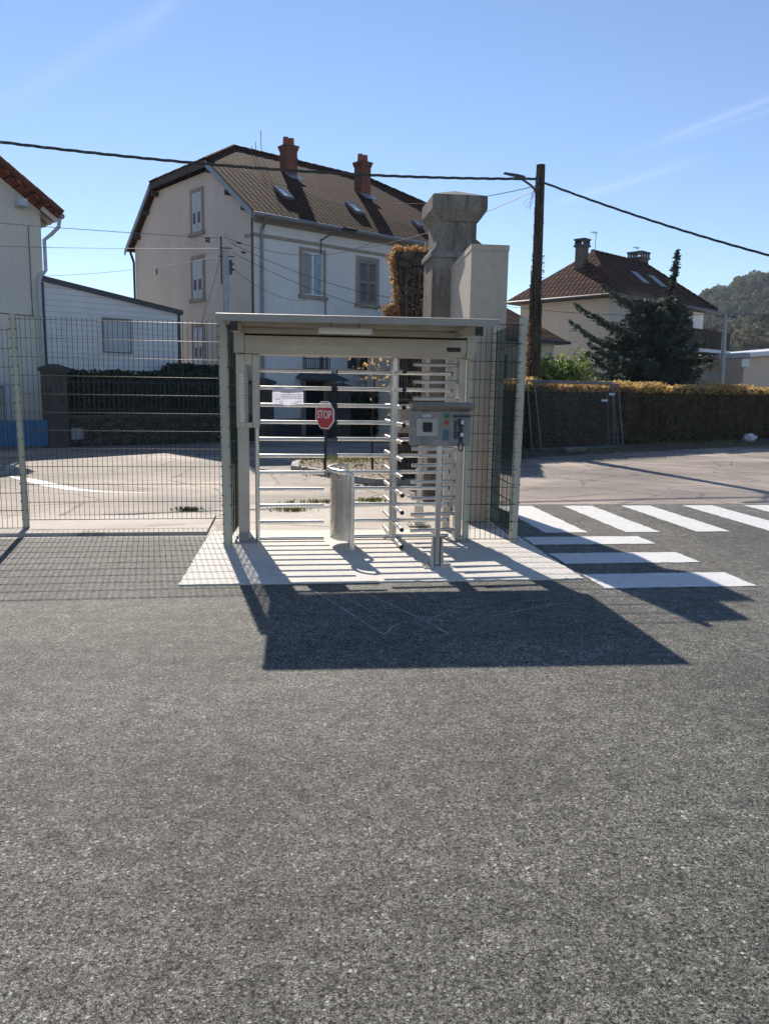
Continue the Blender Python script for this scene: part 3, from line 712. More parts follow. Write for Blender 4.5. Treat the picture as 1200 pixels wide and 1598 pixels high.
# reader posts
def kiosk(loc, label, rz, front=True):
    K = empty('access_reader', loc, label, 'card reader', 'stainless reader posts at the turnstile')
    c, s_ = math.cos(rz), math.sin(rz)
    def B(mb, name, mats, par=K):
        mb.v = [(x*c-y*s_, x*s_+y*c, z) for x, y, z in mb.v]; return mb.build(name, mats, par, local=True)
    p = MB(); p.bbox(-.024, .024, -.024, .024, .03, 1.13, .006); B(p, 'pole', m_ss)
    p = MB(); p.prism([(-.062, .03), (-.03, .03), (-.03, .285), (-.045, .285)], 'y', -.035, .035); p.prism([(.03, .03), (.062, .03), (.045, .285), (.03, .285)], 'y', -.035, .035)
    p.box(-.029, .029, .026, .034, .03, .285); B(p, 'foot_sleeve', m_ss)
    p = MB(); p.box(-.13, .13, -.12, .10, .016, .030)
    for bx, by in ((-.1, -.09), (.1, -.09), (-.1, .07), (.1, .07)): p.cyl((bx, by, .03), (bx, by, .042), .011, 6)
    B(p, 'base_plate', m_ss)
    p = MB(); p.bbox(-.268, .265, -.05, .11, 1.115, 1.425, .006); bx = B(p, 'reader_box', m_kbox)
    if not front:
        for z in (1.17, 1.34): q = MB(); q.cyl((-.272, -.03, z-.02), (-.272, -.03, z+.02), .009, 8); B(q, 'hinge', m_galv, bx)
    p = MB(); p.slab([(-.27, -.05, 1.43), (.285, -.05, 1.43), (.295, -.13, 1.475), (-.262, -.13, 1.475)], .003)
    p.slab([(-.27, .12, 1.50), (.285, .12, 1.50), (.295, -.13, 1.478), (-.262, -.13, 1.478)], .003)
    p.prism([(-.05, 1.43), (-.13, 1.476), (.11, 1.497), (.11, 1.43)], 'x', .284, .288); p.prism([(-.05, 1.43), (-.13, 1.476), (.11, 1.497), (.11, 1.43)], 'x', -.27, -.266)
    B(p, 'rain_hood', m_kbox)
    # reader recess
    p = MB(); x0, x1, z0, z1 = -.215, -.025, 1.205, 1.355; t = .012
    for a in ((x0, x1, z1-t, z1), (x0, x1, z0, z0+t), (x0, x0+t, z0+t, z1-t), (x1-t, x1, z0+t, z1-t)): p.box(a[0], a[1], -.058, -.05, a[2], a[3])
    B(p, 'reader_frame', m_alu, bx)
    p = MB(); p.box(x0+t, x1-t, -.053, -.0501, z0+t, z1-t); B(p, 'reader_plate', m_alu, bx)
    p = MB(); p.bbox(-.160, -.078, -.072, -.053, 1.240, 1.324, .006); B(p, 'reader_screen', m_black, bx)
    p = MB(); p.box(-.17, -.09, -.0525, -.0501, 1.368, 1.395); B(p, 'label', m_paper, bx)
    for sx_ in (-.24, -.13, .0, .10, .235):
        q = MB(); q.cyl((sx_, -.05, 1.408), (sx_, -.055, 1.408), .006, 8); B(q, 'screw', m_galv, bx)
    for z, m in ((1.385, m_green_b), (1.326, m_red_b)):
        q = MB(); q.cyl((.052, -.05, z), (.052, -.062, z), .019, 18); q.cyl((.052, -.0505, z), (.052, -.054, z), .024, 18); B(q, 'push_button', m, bx)
    p = MB(); p.box(.018, .075, -.0525, -.0501, 1.165, 1.262); B(p, 'sticker', m_blue_st, bx)
    # intercom bay
    p = MB(); p.box(.108, .252, -.053, -.0501, 1.135, 1.385); B(p, 'intercom_plate', m_zinc, bx)
    p = MB(); p.box(.11, .255, -.085, -.05, 1.372, 1.392); p.box(.120, .135, -.07, -.053, 1.18, 1.34); B(p, 'intercom_shelf', m_dgrey, bx)
    hs_ = MB(); hs_.bbox(.150, .198, -.105, -.054, 1.302, 1.357, .008); hs_.bbox(.150, .200, -.105, -.054, 1.192, 1.245, .008); hs_.bbox(.160, .190, -.10, -.075, 1.24, 1.306, .006)
    hset = B(hs_, 'intercom_handset', m_dgrey, bx)
    p = MB(); p.box(.172, .194, -.108, -.1052, 1.312, 1.350); p.box(.168, .196, -.108, -.1052, 1.203, 1.238); B(p, 'handset_label', m_white, hset)
    p = MB(); pts = [(.175+.02*math.sin(a), -.09+.008*math.cos(a*2), 1.165-.095*(1-math.cos(a/2+0))/1.0 if False else 1.12-.045*math.cos(a)) for a in np.linspace(0, 2*math.pi, 18)]
    pts = [(.19, -.09, 1.195), (.165, -.09, 1.165)]+pts[8:]+pts[:8]+[(.185, -.09, 1.165), (.16, -.09, 1.195)]
    p.tube(pts, .006, 6); B(p, 'cord', m_black, bx)
    return K
kiosk((1.39, 7.0, 0), 'stainless reader post with green and red buttons and handset, in front of the turnstile', R(-4), True)
kiosk((1.60, 9.22, 0), 'stainless reader post seen from its back, behind the turnstile rotor', R(180), False)

# STOP sign at the island kerb
ST = empty('stop_sign', (.78, 14.9, 0), 'small red stop sign on a dark blue post at the kerb corner behind the turnstile', 'road sign')
p = MB(); p.cyl((.78, 14.9, 0), (.79, 14.9, 1.3), .028, 10); shade(p.build('sign_post', m_navy, ST))
def octa(r, y0, y1, cx_=0, cz_=0, asp=1.0):
    mb = MB(); mb.prism([(cx_+asp*r*math.cos(R(22.5+45*k)), cz_+r*math.sin(R(22.5+45*k))) for k in range(8)], 'y', y0, y1); return mb
rzs = R(-52)
def sgn(mb, name, m, par):
    c, s_ = math.cos(rzs), math.sin(rzs)
    mb.v = [(.79+x*c-y*s_-0, 14.86+x*s_+y*c, 1.125+z) for x, y, z in mb.v]; return mb.build(name, m, par)
plate = sgn(octa(.275, -.03, -.01), 'sign_plate', m_white, ST)
sgn(octa(.250, -.034, -.0305), 'sign_face', m_red, plate)
def text(txt, name, m, parent, loc, rot, size, sx=1., ext=.002):
    cu = bpy.data.curves.new(name, 'FONT'); cu.body = txt; cu.size = size; cu.align_x = 'CENTER'; cu.align_y = 'CENTER'; cu.extrude = ext; cu.offset = size*.012
    o = bpy.data.objects.new(name, cu); COL.objects.link(o); o.parent = parent; o.location = loc; o.rotation_euler = rot; o.scale = (sx, 1, 1); cu.materials.append(m)
    bpy.context.view_layer.update(); me = bpy.data.meshes.new_from_object(o.evaluated_get(bpy.context.evaluated_depsgraph_get())); me.materials.clear(); me.materials.append(m)
    q_ = bpy.data.objects.new('sign_lettering', me); COL.objects.link(q_); q_.parent = parent; q_.location = loc; q_.rotation_euler = rot; q_.scale = (sx, 1, 1); bpy.data.objects.remove(o); return q_
c, s_ = math.cos(rzs), math.sin(rzs); oy = -.038
text('STOP', 'lettering', m_white, plate, (.79-oy*s_-.78, 14.86+oy*c-14.9, 1.13), (R(90), 0, rzs), .205, .82)

# marker cone by the cage
mk = MB(); mk.box(-.05, .05, -.05, .05, 0, .012); mk.cyl((0, 0, .012), (0, 0, .10), .035, 14, .014); mk.cur = 1; mk.cyl((0, 0, .05), (0, 0, .066), .0275, 14, .0235, False)
mo = mk.build('marker_cone', [m_orangep, m_white]); mo.location = (3.30, 11.0, .005); tag(mo, 'tiny orange plastic marker cone on the ground behind the mesh cage', 'cone')

# ------------------------------------------------------------------ rendered wall and stone pillars
wl = MB(); wl.prism([(2.20, 9.46), (2.645, 9.46), (2.78, 11.26), (2.335, 11.26)], 'z', 0, 3.24); w_ = wl.build('rendered_wall', m_blockp, origin=(2.42, 10.3, 0)); tag(w_, 'tall freshly rendered beige wall end behind the right mesh cage', 'wall')
wc = MB(); wc.prism([(2.192, 9.452), (2.653, 9.452), (2.787, 11.25), (2.327, 11.25)], 'z', 3.241, 3.305); o = wc.build('coping', m_blockp, w_)
def lathe_sq(mb, cx_, cy_, levels):
    # levels: (half x, half y, z)
    vs = []; fs = []
    for hx, hy, z in levels: vs += [(cx_-hx, cy_-hy, z), (cx_+hx, cy_-hy, z), (cx_+hx, cy_+hy, z), (cx_-hx, cy_+hy, z)]
    for k in range(len(levels)-1):
        for i in range(4): fs.append((k*4+i, k*4+(i+1) % 4, k*4+4+(i+1) % 4, k*4+4+i))
    fs.append((3, 2, 1, 0)); k = len(levels)-1; fs.append((4*k, 4*k+1, 4*k+2, 4*k+3)); mb.add(vs, fs)
GP = empty('gate_pillar', (2.41, 11.62, 0), 'tall old stone gate pillar with flared cap above the rendered wall', 'pillar')
p = MB(); lathe_sq(p, 2.41, 11.63, [(.40, .36, 0), (.40, .36, .4), (.34, .33, .46), (.335, .335, 3.44)]); p.build('pillar_base', m_cap, GP)
p = MB(); lathe_sq(p, 2.41, 11.63, [(.37, .37, 3.442), (.37, .37, 3.50), (.30, .31, 3.58)]); p.build('string_course', m_cap, GP)
p = MB(); lathe_sq(p, 2.41, 11.63, [(.285, .30, 3.582), (.285, .30, 3.93)]); p.build('shaft', m_cap, GP)
p = MB(); lathe_sq(p, 2.425, 11.62, [(.29, .31, 3.932), (.37, .40, 4.05), (.385, .42, 4.075), (.385, .42, 4.245), (.37, .41, 4.265), (.02, .02, 4.40)]); p.build('cap', m_cap, GP)
VP = empty('vine_pillar', (2.13, 13.7, 0), 'old stone pillar with flared head wrapped in orange creeper, left of the capped pillar', 'pillar')
p = MB(); lathe_sq(p, 2.14, 13.72, [(.25, .24, 0), (.22, .22, .5), (.19, .2, 2.7), (.20, .21, 3.25), (.25, .25, 3.6), (.27, .27, 3.86)])
vp = p.build('pillar_body', m_stonew, VP)
iv = MB()
def blob(n_, cx_, cy_, cz_, sx, sy, sz): return np.stack([rng.normal(cx_, sx, n_), rng.normal(cy_, sy, n_), rng.normal(cz_, sz, n_)], 1)
P = []
for k in range(900):      # leaves along the left edge and over the top
    z = random.uniform(2.2, 3.85); hw = .19+max(0, z-3.0)*.11; P.append((2.14-hw-abs(random.gauss(0, .05)), 13.55+random.uniform(-.1, .25), z))
for k in range(420): z = random.uniform(2.9, 3.85); hw = .19+max(0, z-3.0)*.11; P.append((2.14+hw+random.gauss(-.01, .03), 13.52+random.uniform(-.08, .2), z))
for k in range(700): P.append((2.14+random.uniform(-.30, .30), 13.72+random.uniform(-.3, .3), 3.87+abs(random.gauss(0, .045))))
for k in range(90): P.append((2.14+random.uniform(-.2, .2), 13.47+random.gauss(0, .015), random.uniform(.3, 3.6)))
for k in range(900): z = random.uniform(.3, 2.4); P.append((1.95-abs(random.gauss(0, .05))-.02*math.sin(z*5), 13.5+random.uniform(-.1, .3), z))
P = np.concatenate([np.array(P), blob(500, 1.83, 13.6, 2.90, .07, .1, .07)])
addcards(iv, P, .05, aspect=1.2)
for k in range(11):
    x = 2.14+random.uniform(-.22, .2); pts = []; z = 0
    while z < 3.7: pts.append((x+.02*math.sin(z*4+k), 13.485-.02*(z > 3.3)*0-max(0, z-3.2)*.1, z)); z += .3; x += random.uniform(-.04, .04)
    iv.cur = 1; iv.tube(pts, .008, 4)
ivo = iv.build('creeper', [m_ivy, m_twig], origin=(2.1, 13.6, 0)); tag(ivo, 'orange autumn creeper climbing the narrow stone pillar', 'climbing plant')
# slender young tree by the vine pillar
YT = empty('young_tree', (1.62, 14.4, .15), 'thin young tree with sparse yellow leaves on the planting bed', 'tree')
p = MB(); p.tube([(1.62, 14.4, .15), (1.60, 14.4, .9), (1.64, 14.4, 1.6), (1.62, 14.42, 2.2)], .02, 6, [.022, .018, .013, .007])
for k in range(9): a = random.uniform(0, 6.3); z = random.uniform(1.3, 2.1); p.tube([(1.63, 14.4, z), (1.63+.18*math.cos(a), 14.4+.18*math.sin(a), z+.12), (1.63+.32*math.cos(a), 14.4+.32*math.sin(a), z+.16)], .005, 4)
p.build('trunk', m_bark, YT)
p = MB(); addcards(p, blob(110, 1.60, 14.4, 2.0, .19, .19, .17), .045); p.build('crown', m_orange, YT)

# ------------------------------------------------------------------ hedge with orange top, right
hd = Vector((math.cos(R(28.2)), math.sin(R(28.2)))); hn = Vector((-hd.y, hd.x)); H0 = Vector((5.05, 19.62)); HL = 22.0
def hp_(s, d_, z): q = H0+hd*s+hn*d_; return (q.x, q.y, z)
core = MB()
ns = 90
for i in range(ns):
    a0, a1 = HL*i/ns, HL*(i+1)/ns
    for (d0, z0), (d1, z1) in (((.12, 0), (.10, .9)), ((.10, .9), (.12, 1.68)), ((.12, 1.68), (.60, 1.70)), ((.60, 1.70), (.62, 0))):
        core.face([hp_(a0, d0, z0), hp_(a1, d0, z0), hp_(a1, d1, z1), hp_(a0, d1, z1)])
core.face([hp_(0, .12, 0), hp_(0, .62, 0), hp_(0, .6, 1.7), hp_(0, .12, 1.68)])
HG = empty('hedge', (H0.x, H0.y, 0), 'long clipped hedge with dry brown face and orange leaves along its top', 'hedge')
core.prism([(5.34, 19.6), (4.86, 19.75), (4.03, 16.98), (4.47, 16.84)], 'z', 0, 1.66)
core.build('branches', m_hedgecore, HG)
fc = MB(); N_ = 30000
s = rng.uniform(-.05, HL, N_)*rng.uniform(.35, 1, N_)**.5; z = rng.uniform(.05, 1.78, N_); wob = .06*np.sin(s*2.1)+.06*np.sin(s*5.3+1)+.05*np.sin(z*5+s*1.7)+.04*np.sin(s*13+z*3)
d_ = .06+wob*.6-np.abs(rng.normal(0, .035, N_))
P = np.stack([H0.x+hd.x*s+hn.x*d_, H0.y+hd.y*s+hn.y*d_, z], 1)
dn = np.tile([0, 0, -1.], (N_, 1)); addcards(fc, P, .045, aspect=2.0, dirs=dn, jit=.9)
WA = Vector((5.10, 19.70)); WB = Vector((4.25, 16.9)); wdv = (WB-WA); WL = wdv.length; wdv.normalize(); wnv = Vector((-wdv.y, wdv.x))
def wing(s, d, z): q = WA+wdv*s+wnv*d; return (q.x, q.y, z)
n2 = 6500; s = rng.uniform(0, WL, n2); z = rng.uniform(.05, 1.78, n2); d_ = np.where(rng.random(n2) < .5, rng.normal(.27, .03, n2), rng.normal(-.27, .03, n2))
P = np.stack([WA.x+wdv.x*s+wnv.x*d_, WA.y+wdv.y*s+wnv.y*d_, z], 1); addcards(fc, P, .045, aspect=2.0, dirs=np.tile([0, 0, -1.], (n2, 1)), jit=.9)
n2 = 700; s = np.full(n2, WL)+rng.normal(0, .03, n2); d_ = rng.uniform(-.27, .27, n2); z = rng.uniform(.05, 1.78, n2); P = np.stack([WA.x+wdv.x*s+wnv.x*d_, WA.y+wdv.y*s+wnv.y*d_, z], 1); addcards(fc, P, .045, aspect=2.0)
fc.build('dry_foliage', m_hedgeleaf, HG)
tw = MB()
for k in range(1800):
    s_ = random.uniform(0, HL)*random.uniform(.4, 1)**.5; z0 = random.uniform(.1, 1.3); d0 = .03+random.uniform(-.06, .05); L_ = random.uniform(.25, .6)
    a = hp_(s_, d0, z0); b = hp_(s_+random.gauss(0, .06), d0+random.gauss(0, .03), z0+L_); tw.tube([a, b], .004, 3)
tw.build('twigs', m_twig, HG)
tp = MB(); N_ = 22000
s = rng.uniform(-.1, HL, N_)*rng.uniform(.35, 1, N_)**.5; hh = .11+.05*np.sin(s*1.3)+.045*np.sin(s*3.7+1)+.04*np.sin(s*8.1); hh = np.maximum(hh, .01)
z = 1.66+rng.uniform(-.10, 1, N_)*(.12+hh); d_ = rng.uniform(-.05, .66, N_)
P = np.stack([H0.x+hd.x*s+hn.x*d_, H0.y+hd.y*s+hn.y*d_, z], 1); addcards(tp, P, .06, aspect=1.3)
n2 = 2600; s = rng.uniform(0, WL, n2); d_ = rng.uniform(-.3, .3, n2); z = 1.68+rng.uniform(-.1, 1, n2)*(.14+.06*np.sin(s*5)); P = np.stack([WA.x+wdv.x*s+wnv.x*d_, WA.y+wdv.y*s+wnv.y*d_, z], 1); addcards(tp, P, .06, aspect=1.3)
tp.build('autumn_foliage', m_orange, HG)
# earth bank along its foot
bk = MB(); K_ = 80; prof_ = [(-.95, 0), (-.75, .05), (-.4, .10), (-.1, .13), (.3, .12)]
vs = []
for i in range(K_+1):
    for j, (d0, z0) in enumerate(prof_): vs.append(hp_(-.4+(HL+.4)*i/K_, d0+random.uniform(-.09, .09)*(j < 4), z0+random.uniform(-.015, .03)*(j > 0)))
bk.add(vs, [(i*5+j, (i+1)*5+j, (i+1)*5+j+1, i*5+j+1) for i in range(K_) for j in range(4)])
struct('earth_bank', bk, m_earth)
for (s0, s1, lab) in ((2.2, 3.0, 'flat pale stone slab lying at the foot of the hedge, nearer the fence panel'),):
    sb = MB(); pts = [hp_(s0, -.75, 0), hp_(s1, -.7, 0), hp_(s1-.1, -.35, 0), hp_(s0+.1, -.4, 0)]
    sb.slab([(x, y, .16) for x, y, _ in pts], .09); tag(sb.build('stone_slab', m_kerb, origin=(pts[0][0], pts[0][1], 0)), lab, 'stone')
# white bag
bg_ = MB(); bmv = []; k1, k2 = 8, 12
for i in range(k1+1):
    for j in range(k2):
        th, ph = math.pi*i/k1, 2*math.pi*j/k2; r_ = .19*(1+.25*math.sin(3*ph+i)*math.sin(th)+random.uniform(-.1, .1)); bmv.append((15.1+r_*1.1*math.sin(th)*math.cos(ph), 24.35+r_*math.sin(th)*math.sin(ph), .23+r_*.75*math.cos(th)))
bg_.add(bmv, [(i*k2+j, i*k2+(j+1) % k2, (i+1)*k2+(j+1) % k2, (i+1)*k2+j) for i in range(k1) for j in range(k2)])
tag(bg_.build('plastic_bag', m_bag, origin=(15.1, 24.35, .1)), 'crumpled white plastic bag lying at the foot of the hedge', 'bag')
# site fence panels leaning on the hedge
def heras(s0, s1, off, label, tags=True, z0=.12, z1=1.86):
    c0 = Vector(hp_(s0, -.45-off, z0)); c1 = Vector(hp_(s1, -.45-off, z0)); t0 = Vector(hp_(s0, -.13-off*.5, z1)); t1 = Vector(hp_(s1+.06, -.13-off*.5, z1))
    E_ = empty('site_fence_panel', tuple(c0), label, 'fence panel', 'loose site fence panels')
    f = MB()
    for a, b in ((c0, t0), (c1, t1), (c0, c1), (t0, t1)): f.cyl(a, b, .021, 8)
    f.cyl(c0.lerp(c1, .93), t0.lerp(t1, .93), .014, 8); shade(f.build('frame', m_fgal, E_))
    g_ = MB()
    for i in range(1, 42): u = i/42; g_.cyl(c0.lerp(c1, u), t0.lerp(t1, u), .0016, 4, cap=False)
    for j in range(1, 15): u = j/15; g_.cyl(c0.lerp(t0, u), c1.lerp(t1, u), .0016, 4, cap=False)
    g_.build('wire_grid', m_fgal, E_)
    if tags:
        for u, v in ((.80, .74), (.90, .84)):
            q = (c0.lerp(c1, u)).lerp(t0.lerp(t1, u), v); k_ = MB(); k_.box(q.x-.09, q.x+.09, q.y-.05, q.y-.04, q.z-.03, q.z+.03); k_.build('tag', m_tag, E_)
    return E_
heras(1.5, 4.80, .06, 'leaning grey site fence panel with two pale tags, in front of the hedge')
heras(1.32, 4.62, -.10, 'second grey site fence panel hidden behind the tagged one against the hedge', False, .14, 1.90)

# ------------------------------------------------------------------ utility poles and cables
UP = empty('utility_pole', (6.72, 21.1, 0), 'tall dark wooden utility pole overgrown with dead creeper behind the hedge', 'utility pole')
p = MB(); p.tube([(6.70, 21.1, 0), (6.70, 21.1, 2), (6.69, 21.1, 4.5), (6.67, 21.1, 7.44)], .14, 14, [.165, .155, .135, .115]); shade(p.build('pole', m_pole, UP), 50)
p = MB(); P = []
for k in range(1900):
    z = 5.2*random.random()**1.9; a = random.uniform(0, 2*math.pi); r_ = .155+abs(random.gauss(0, .022))*(1.4-z/7); P.append((6.70+r_*math.cos(a), 21.1+r_*math.sin(a), z))
addcards(p, np.array(P), .032, aspect=1.6)
for k in range(14):
    a = random.uniform(0, 6.28); pts = []; z = 0
    while z < random.uniform(3.5, 6): pts.append((6.70+(.165+.01*math.sin(z*3))*math.cos(a), 21.1+.165*math.sin(a), z)); z += .4; a += random.uniform(-.25, .25)
    if len(pts) > 1: p.tube(pts, .014, 5)
P = []
for k in range(1500): z = random.uniform(.5, 7.0); a = random.uniform(0, 6.283); r_ = .15-.006*z+abs(random.gauss(0, .012)); P.append((6.70-.004*z+r_*math.cos(a), 21.1+r_*math.sin(a), z))
addcards(p, np.array(P), .020, aspect=2.2)
p.build('creeper', m_hedgeleaf, UP)
p = MB(); P = []
for k in range(500): z = random.uniform(1.5, 3.4); P.append((6.70-.19+random.gauss(0, .03), 21.05+random.uniform(-.1, .1), z))
addcards(p, np.array(P), .055); p.build('creeper_leaves', m_ivy, UP)
p = MB(); p.tube([(6.60, 21.0, 6.45), (6.50, 20.9, 6.75), (6.30, 20.7, 6.83), (5.95, 20.35, 6.88)], .028, 8); p.box(6.52, 6.60, 20.96, 21.04, 6.95, 7.15); p.box(6.50, 6.62, 20.92, 21.0, 6.78, 6.9)
arm = p.build('lamp_arm', m_dgrey, UP)
p = MB(); p.prism([(5.95, 6.85), (6.0, 6.90), (5.8, 6.94), (5.46, 6.97), (5.44, 6.95), (5.75, 6.89)], 'y', 20.15, 20.27); p.build('lamp_head', m_dgrey, arm)
p = MB()
for k in range(8):
    pts = [(6.55, 20.95, 6.85-.02*k)]; x, z = 6.55, 6.85
    for j in range(6): x += random.uniform(-.12, .06); z -= random.uniform(.02, .16); pts.append((x, 20.9, z))
    p.tube(pts, .004, 3)
p.build('loose_stems', m_twig, UP)
def cable(a, b, sag, r_, m, label, twist=False, n_=40):
    a, b = Vector(a), Vector(b); pts = []
    for i in range(n_+1):
        t = i/n_; q = a.lerp(b, t); q.z -= sag*4*t*(1-t); pts.append(q)
    mb = MB()
    if twist:
        L = (b-a).length; k = int(L/.16)
        for ph in (0, 2.1, 4.2):
            pp = []
            for i in range(k+1):
                t = i/k; q = a.lerp(b, t); q.z -= sag*4*t*(1-t); w = L*t*5.2+ph; d = (b-a).normalized(); s1 = d.cross(Vector((0, 0, 1))).normalized(); pp.append(q+s1*r_*.6*math.cos(w)+Vector((0, 0, r_*.6*math.sin(w))))
            mb.tube(pp, r_*.55, 4)
    else: mb.tube(pts, r_, 5)
    o = mb.build('overhead_cable', m, origin=tuple(a)); tag(o, label, 'cable', 'overhead cables'); return o
A1 = (6.58, 21.0, 7.07)
cable(A1, (-6.672, 18.0, 6.558), .22, .034, m_wire2, 'thick twisted black cable crossing the whole sky to the wooden pole', True)
cable((6.80, 21.1, 7.0), (12.953, 18.0, 4.533), .12, .030, m_wire2, 'thick twisted cable running down to the right from the wooden pole', True)
cable((6.55, 21.0, 6.90), (3.2, 24.0, 6.95), .12, .010, m_wire2, 'upper thin wire from the wooden pole towards the capped pillar')
cable((6.55, 21.0, 6.80), (2.6, 27.0, 6.2), .2, .010, m_wire2, 'lower thin wire sloping from the wooden pole behind the capped pillar')
MP = empty('utility_pole', (-1.49, 22.0, 0), 'slim grey steel utility pole in front of the gabled house', 'utility pole')
p = MB(); p.bbox(-1.54, -1.40, 21.95, 22.05, 0, 5.15, .01); p.build('pole', m_galv, MP)
p = MB(); p.box(-1.60, -1.555, 21.95, 22.0, 4.3, 5.5); p.box(-1.62, -1.30, 21.97, 21.99, 5.20, 5.23); p.box(-1.66, -1.25, 21.97, 21.99, 4.99, 5.02)
for x, z in ((-1.92, 5.37), (-1.92, 5.44), (-1.12, 5.36), (-1.0, 5.12), (-1.32, 4.82), (-1.30, 4.68)): p.cyl((x-.06, 21.97, z+.01), (x+.06, 21.97, z-.01), .028, 6)
p.box(-1.38, -1.30, 21.95, 22.0, 4.55, 4.92); p.build('fittings', m_dgrey, MP)
cable((-1.6, 21.97, 5.46), (-16, 19, 5.75), .15, .008, m_wire3, 'top pale wire from the steel pole out to the left, past the cream house', True)
cable((-1.6, 21.97, 5.20), (-16, 20, 4.95), .18, .007, m_wire3, 'pale wire to the left just below the topmost one, ending on the steel pole')
cable((-1.6, 21.97, 5.0), (-7.0, 25.1, 4.75), .10, .006, m_wire3, 'thin wire from the steel pole to the corner of the cream house')
cable((-1.5, 22.0, 5.5), (3.6, 29.3, 7.0), .55, .010, m_wire3, 'pale wire from the steel pole across the white facade to its eave', True)
cable((-1.35, 21.97, 5.36), (3.9, 24.5, 4.3), .25, .007, m_wire2, 'upper of two dark wires from the steel pole across the white facade')
cable((-1.3, 21.97, 5.12), (3.9, 24.5, 3.85), .25, .007, m_wire2, 'lower of two dark wires from the steel pole across the white facade')
cable((-1.35, 21.97, 4.75), (.8, 27.2, 4.5), .25, .006, m_wire2, 'short sagging wire from the steel pole to the curtained window sill')
cable((-1.6, 21.97, 4.95), (-2.6, 24.0, 2.6), .05, .006, m_wire2, 'steep thin stay wire dropping left from the steel pole')

# ------------------------------------------------------------------ main house
def gen_house(name, loc, rz, label): return empty(name, loc, label, 'house', rz=R(rz))
HS = gen_house('house', (-.88, 26.5, 0), 33.5, 'large three storey house with beige gable, white facade and brown tiled roof')
W_, L_, ZE, ZP = 8.95, 10.6, 7.26, 9.03
PR = (2.1, 4.75, 10.36); PR2 = (8.5, 4.75, 10.36)
z_front = lambda v: ZE+.70*v
fm = MB(); fm.face([(0, 0, .60), (L_, 0, .60), (L_, 0, ZE), (0, 0, ZE)]); fm.build('facade_wall', m_facade, HS, True)
gm = MB(); zt = .17
gm.face([(0, 0, 0), (0, 0, ZE-zt), (0, 2.56, ZP-zt), (0, 6.85, ZP-zt), (0, W_, ZE-zt), (0, W_, 0)])
gm.face([(L_, 0, 0), (L_, W_, 0), (L_, W_, ZE-zt), (L_, 6.85, ZP-zt), (L_, 2.56, ZP-zt), (L_, 0, ZE-zt)]); gm.face([(0, W_, 0), (0, W_, ZE), (L_, W_, ZE), (L_, W_, 0)])
gm.build('gable_wall', m_gable, HS, True)
pl = MB(); pl.box(.0, L_+.04, -.05, .05, 0, .60); pl.box(-.06, 0, -.05, 8.95, 0, .55); pl.build('plinth', m_plinth, HS, True)
rf = MB(); o1 = -.38; g0 = -.28
zf = lambda v: ZE+.05+.70*v
rf.slab([(g0, o1, zf(o1)), (L_-g0, o1, zf(o1)), (L_-g0, 2.56, zf(2.56)), (PR2[0], PR2[1], PR2[2]+.06), (PR[0], PR[1], PR[2]+.06), (g0, 2.56, zf(2.56))], .10)
rf.slab([(g0, 2.56, zf(2.56)), (PR[0], PR[1], PR[2]+.06), (g0, 6.85, zf(2.56))], .10)
rf.slab([(L_-g0, 2.56, zf(2.56)), (L_-g0, 6.85, zf(2.56)), (PR2[0], PR2[1], PR2[2]+.06)], .10)
rf.slab([(g0, 6.85, zf(2.56)), (L_-g0, 6.85, zf(2.56)), (L_-g0, 9.3, 7.0), (g0, 9.3, 7.0)], .10)
rf.slab([(g0, 6.85, zf(2.56)), (PR[0], PR[1], PR[2]+.06), (PR2[0], PR2[1], PR2[2]+.06), (L_-g0, 6.85, zf(2.56))], .10)
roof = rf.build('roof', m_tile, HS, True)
# ridge caps
rc_ = MB()
def caps(a, b, r_=.10):
    a, b = Vector(a), Vector(b); L = (b-a).length; k = int(L/.38)
    for i in range(k): rc_.cyl(a.lerp(b, i/k), a.lerp(b, (i+.97)/k), r_, 8, r_*.82)
caps((PR[0], PR[1], PR[2]+.06), (PR2[0], PR2[1], PR2[2]+.06)); caps((PR[0], PR[1], PR[2]+.06), (g0, 2.56, zf(2.56))); caps((PR[0], PR[1], PR[2]+.06), (g0, 6.85, zf(2.56))); caps((PR2[0], PR2[1], PR2[2]+.06), (L_-g0, 2.56, zf(2.56)))
rc_.build('ridge_tiles', m_tile, roof, True)
# barge boards, gutter, pipes, brackets
bb = MB()
for a, b in (((g0-.02, o1, zf(o1)-.02), (g0-.02, 2.56, zf(2.56)-.02)), ((g0-.02, 6.85, zf(2.56)-.02), (g0-.02, 9.3, 6.98))):
    bb = MB(); a, b = Vector(a), Vector(b); bb.add([a, b, b-Vector((0, 0, .2)), a-Vector((0, 0, .2)), a+Vector((.04, 0, 0)), b+Vector((.04, 0, 0)), b+Vector((.04, 0, -.2)), a+Vector((.04, 0, -.2))], [(0, 1, 2, 3), (7, 6, 5, 4), (3, 2, 6, 7), (0, 4, 5, 1)]); bb.build('barge_board', m_zinc, HS, True)
bb = MB(); bb.box(g0-.02, g0+.02, 2.56, 6.85, zf(2.56)-.22, zf(2.56)-.02); bb.build('barge_board', m_wood, HS, True)
for v, z in ((1.3, z_front(1.3)-.3), (2.5, ZP-.25), (6.75, ZP-.3), (7.6, 8.2), (8.45, 7.4), (.3, 7.25)):
    q = MB(); q.box(-.26, 0, v-.06, v+.06, z-.08, z+.08); q.build('roof_bracket', m_wood, HS, True)
gt = MB(); gt.tube([(g0, o1-.06, zf(o1)-.10), (L_-g0, o1-.06, zf(o1)-.10)], .075, 8); gt.build('gutter', m_zinc, HS, True)
cv = MB(); cv.prism([(-.32, 6.98), (-.02, 6.78), (0, 6.78), (0, 7.0)], 'x', 0, L_); cv.build('eave_cove', m_trim, HS, True)
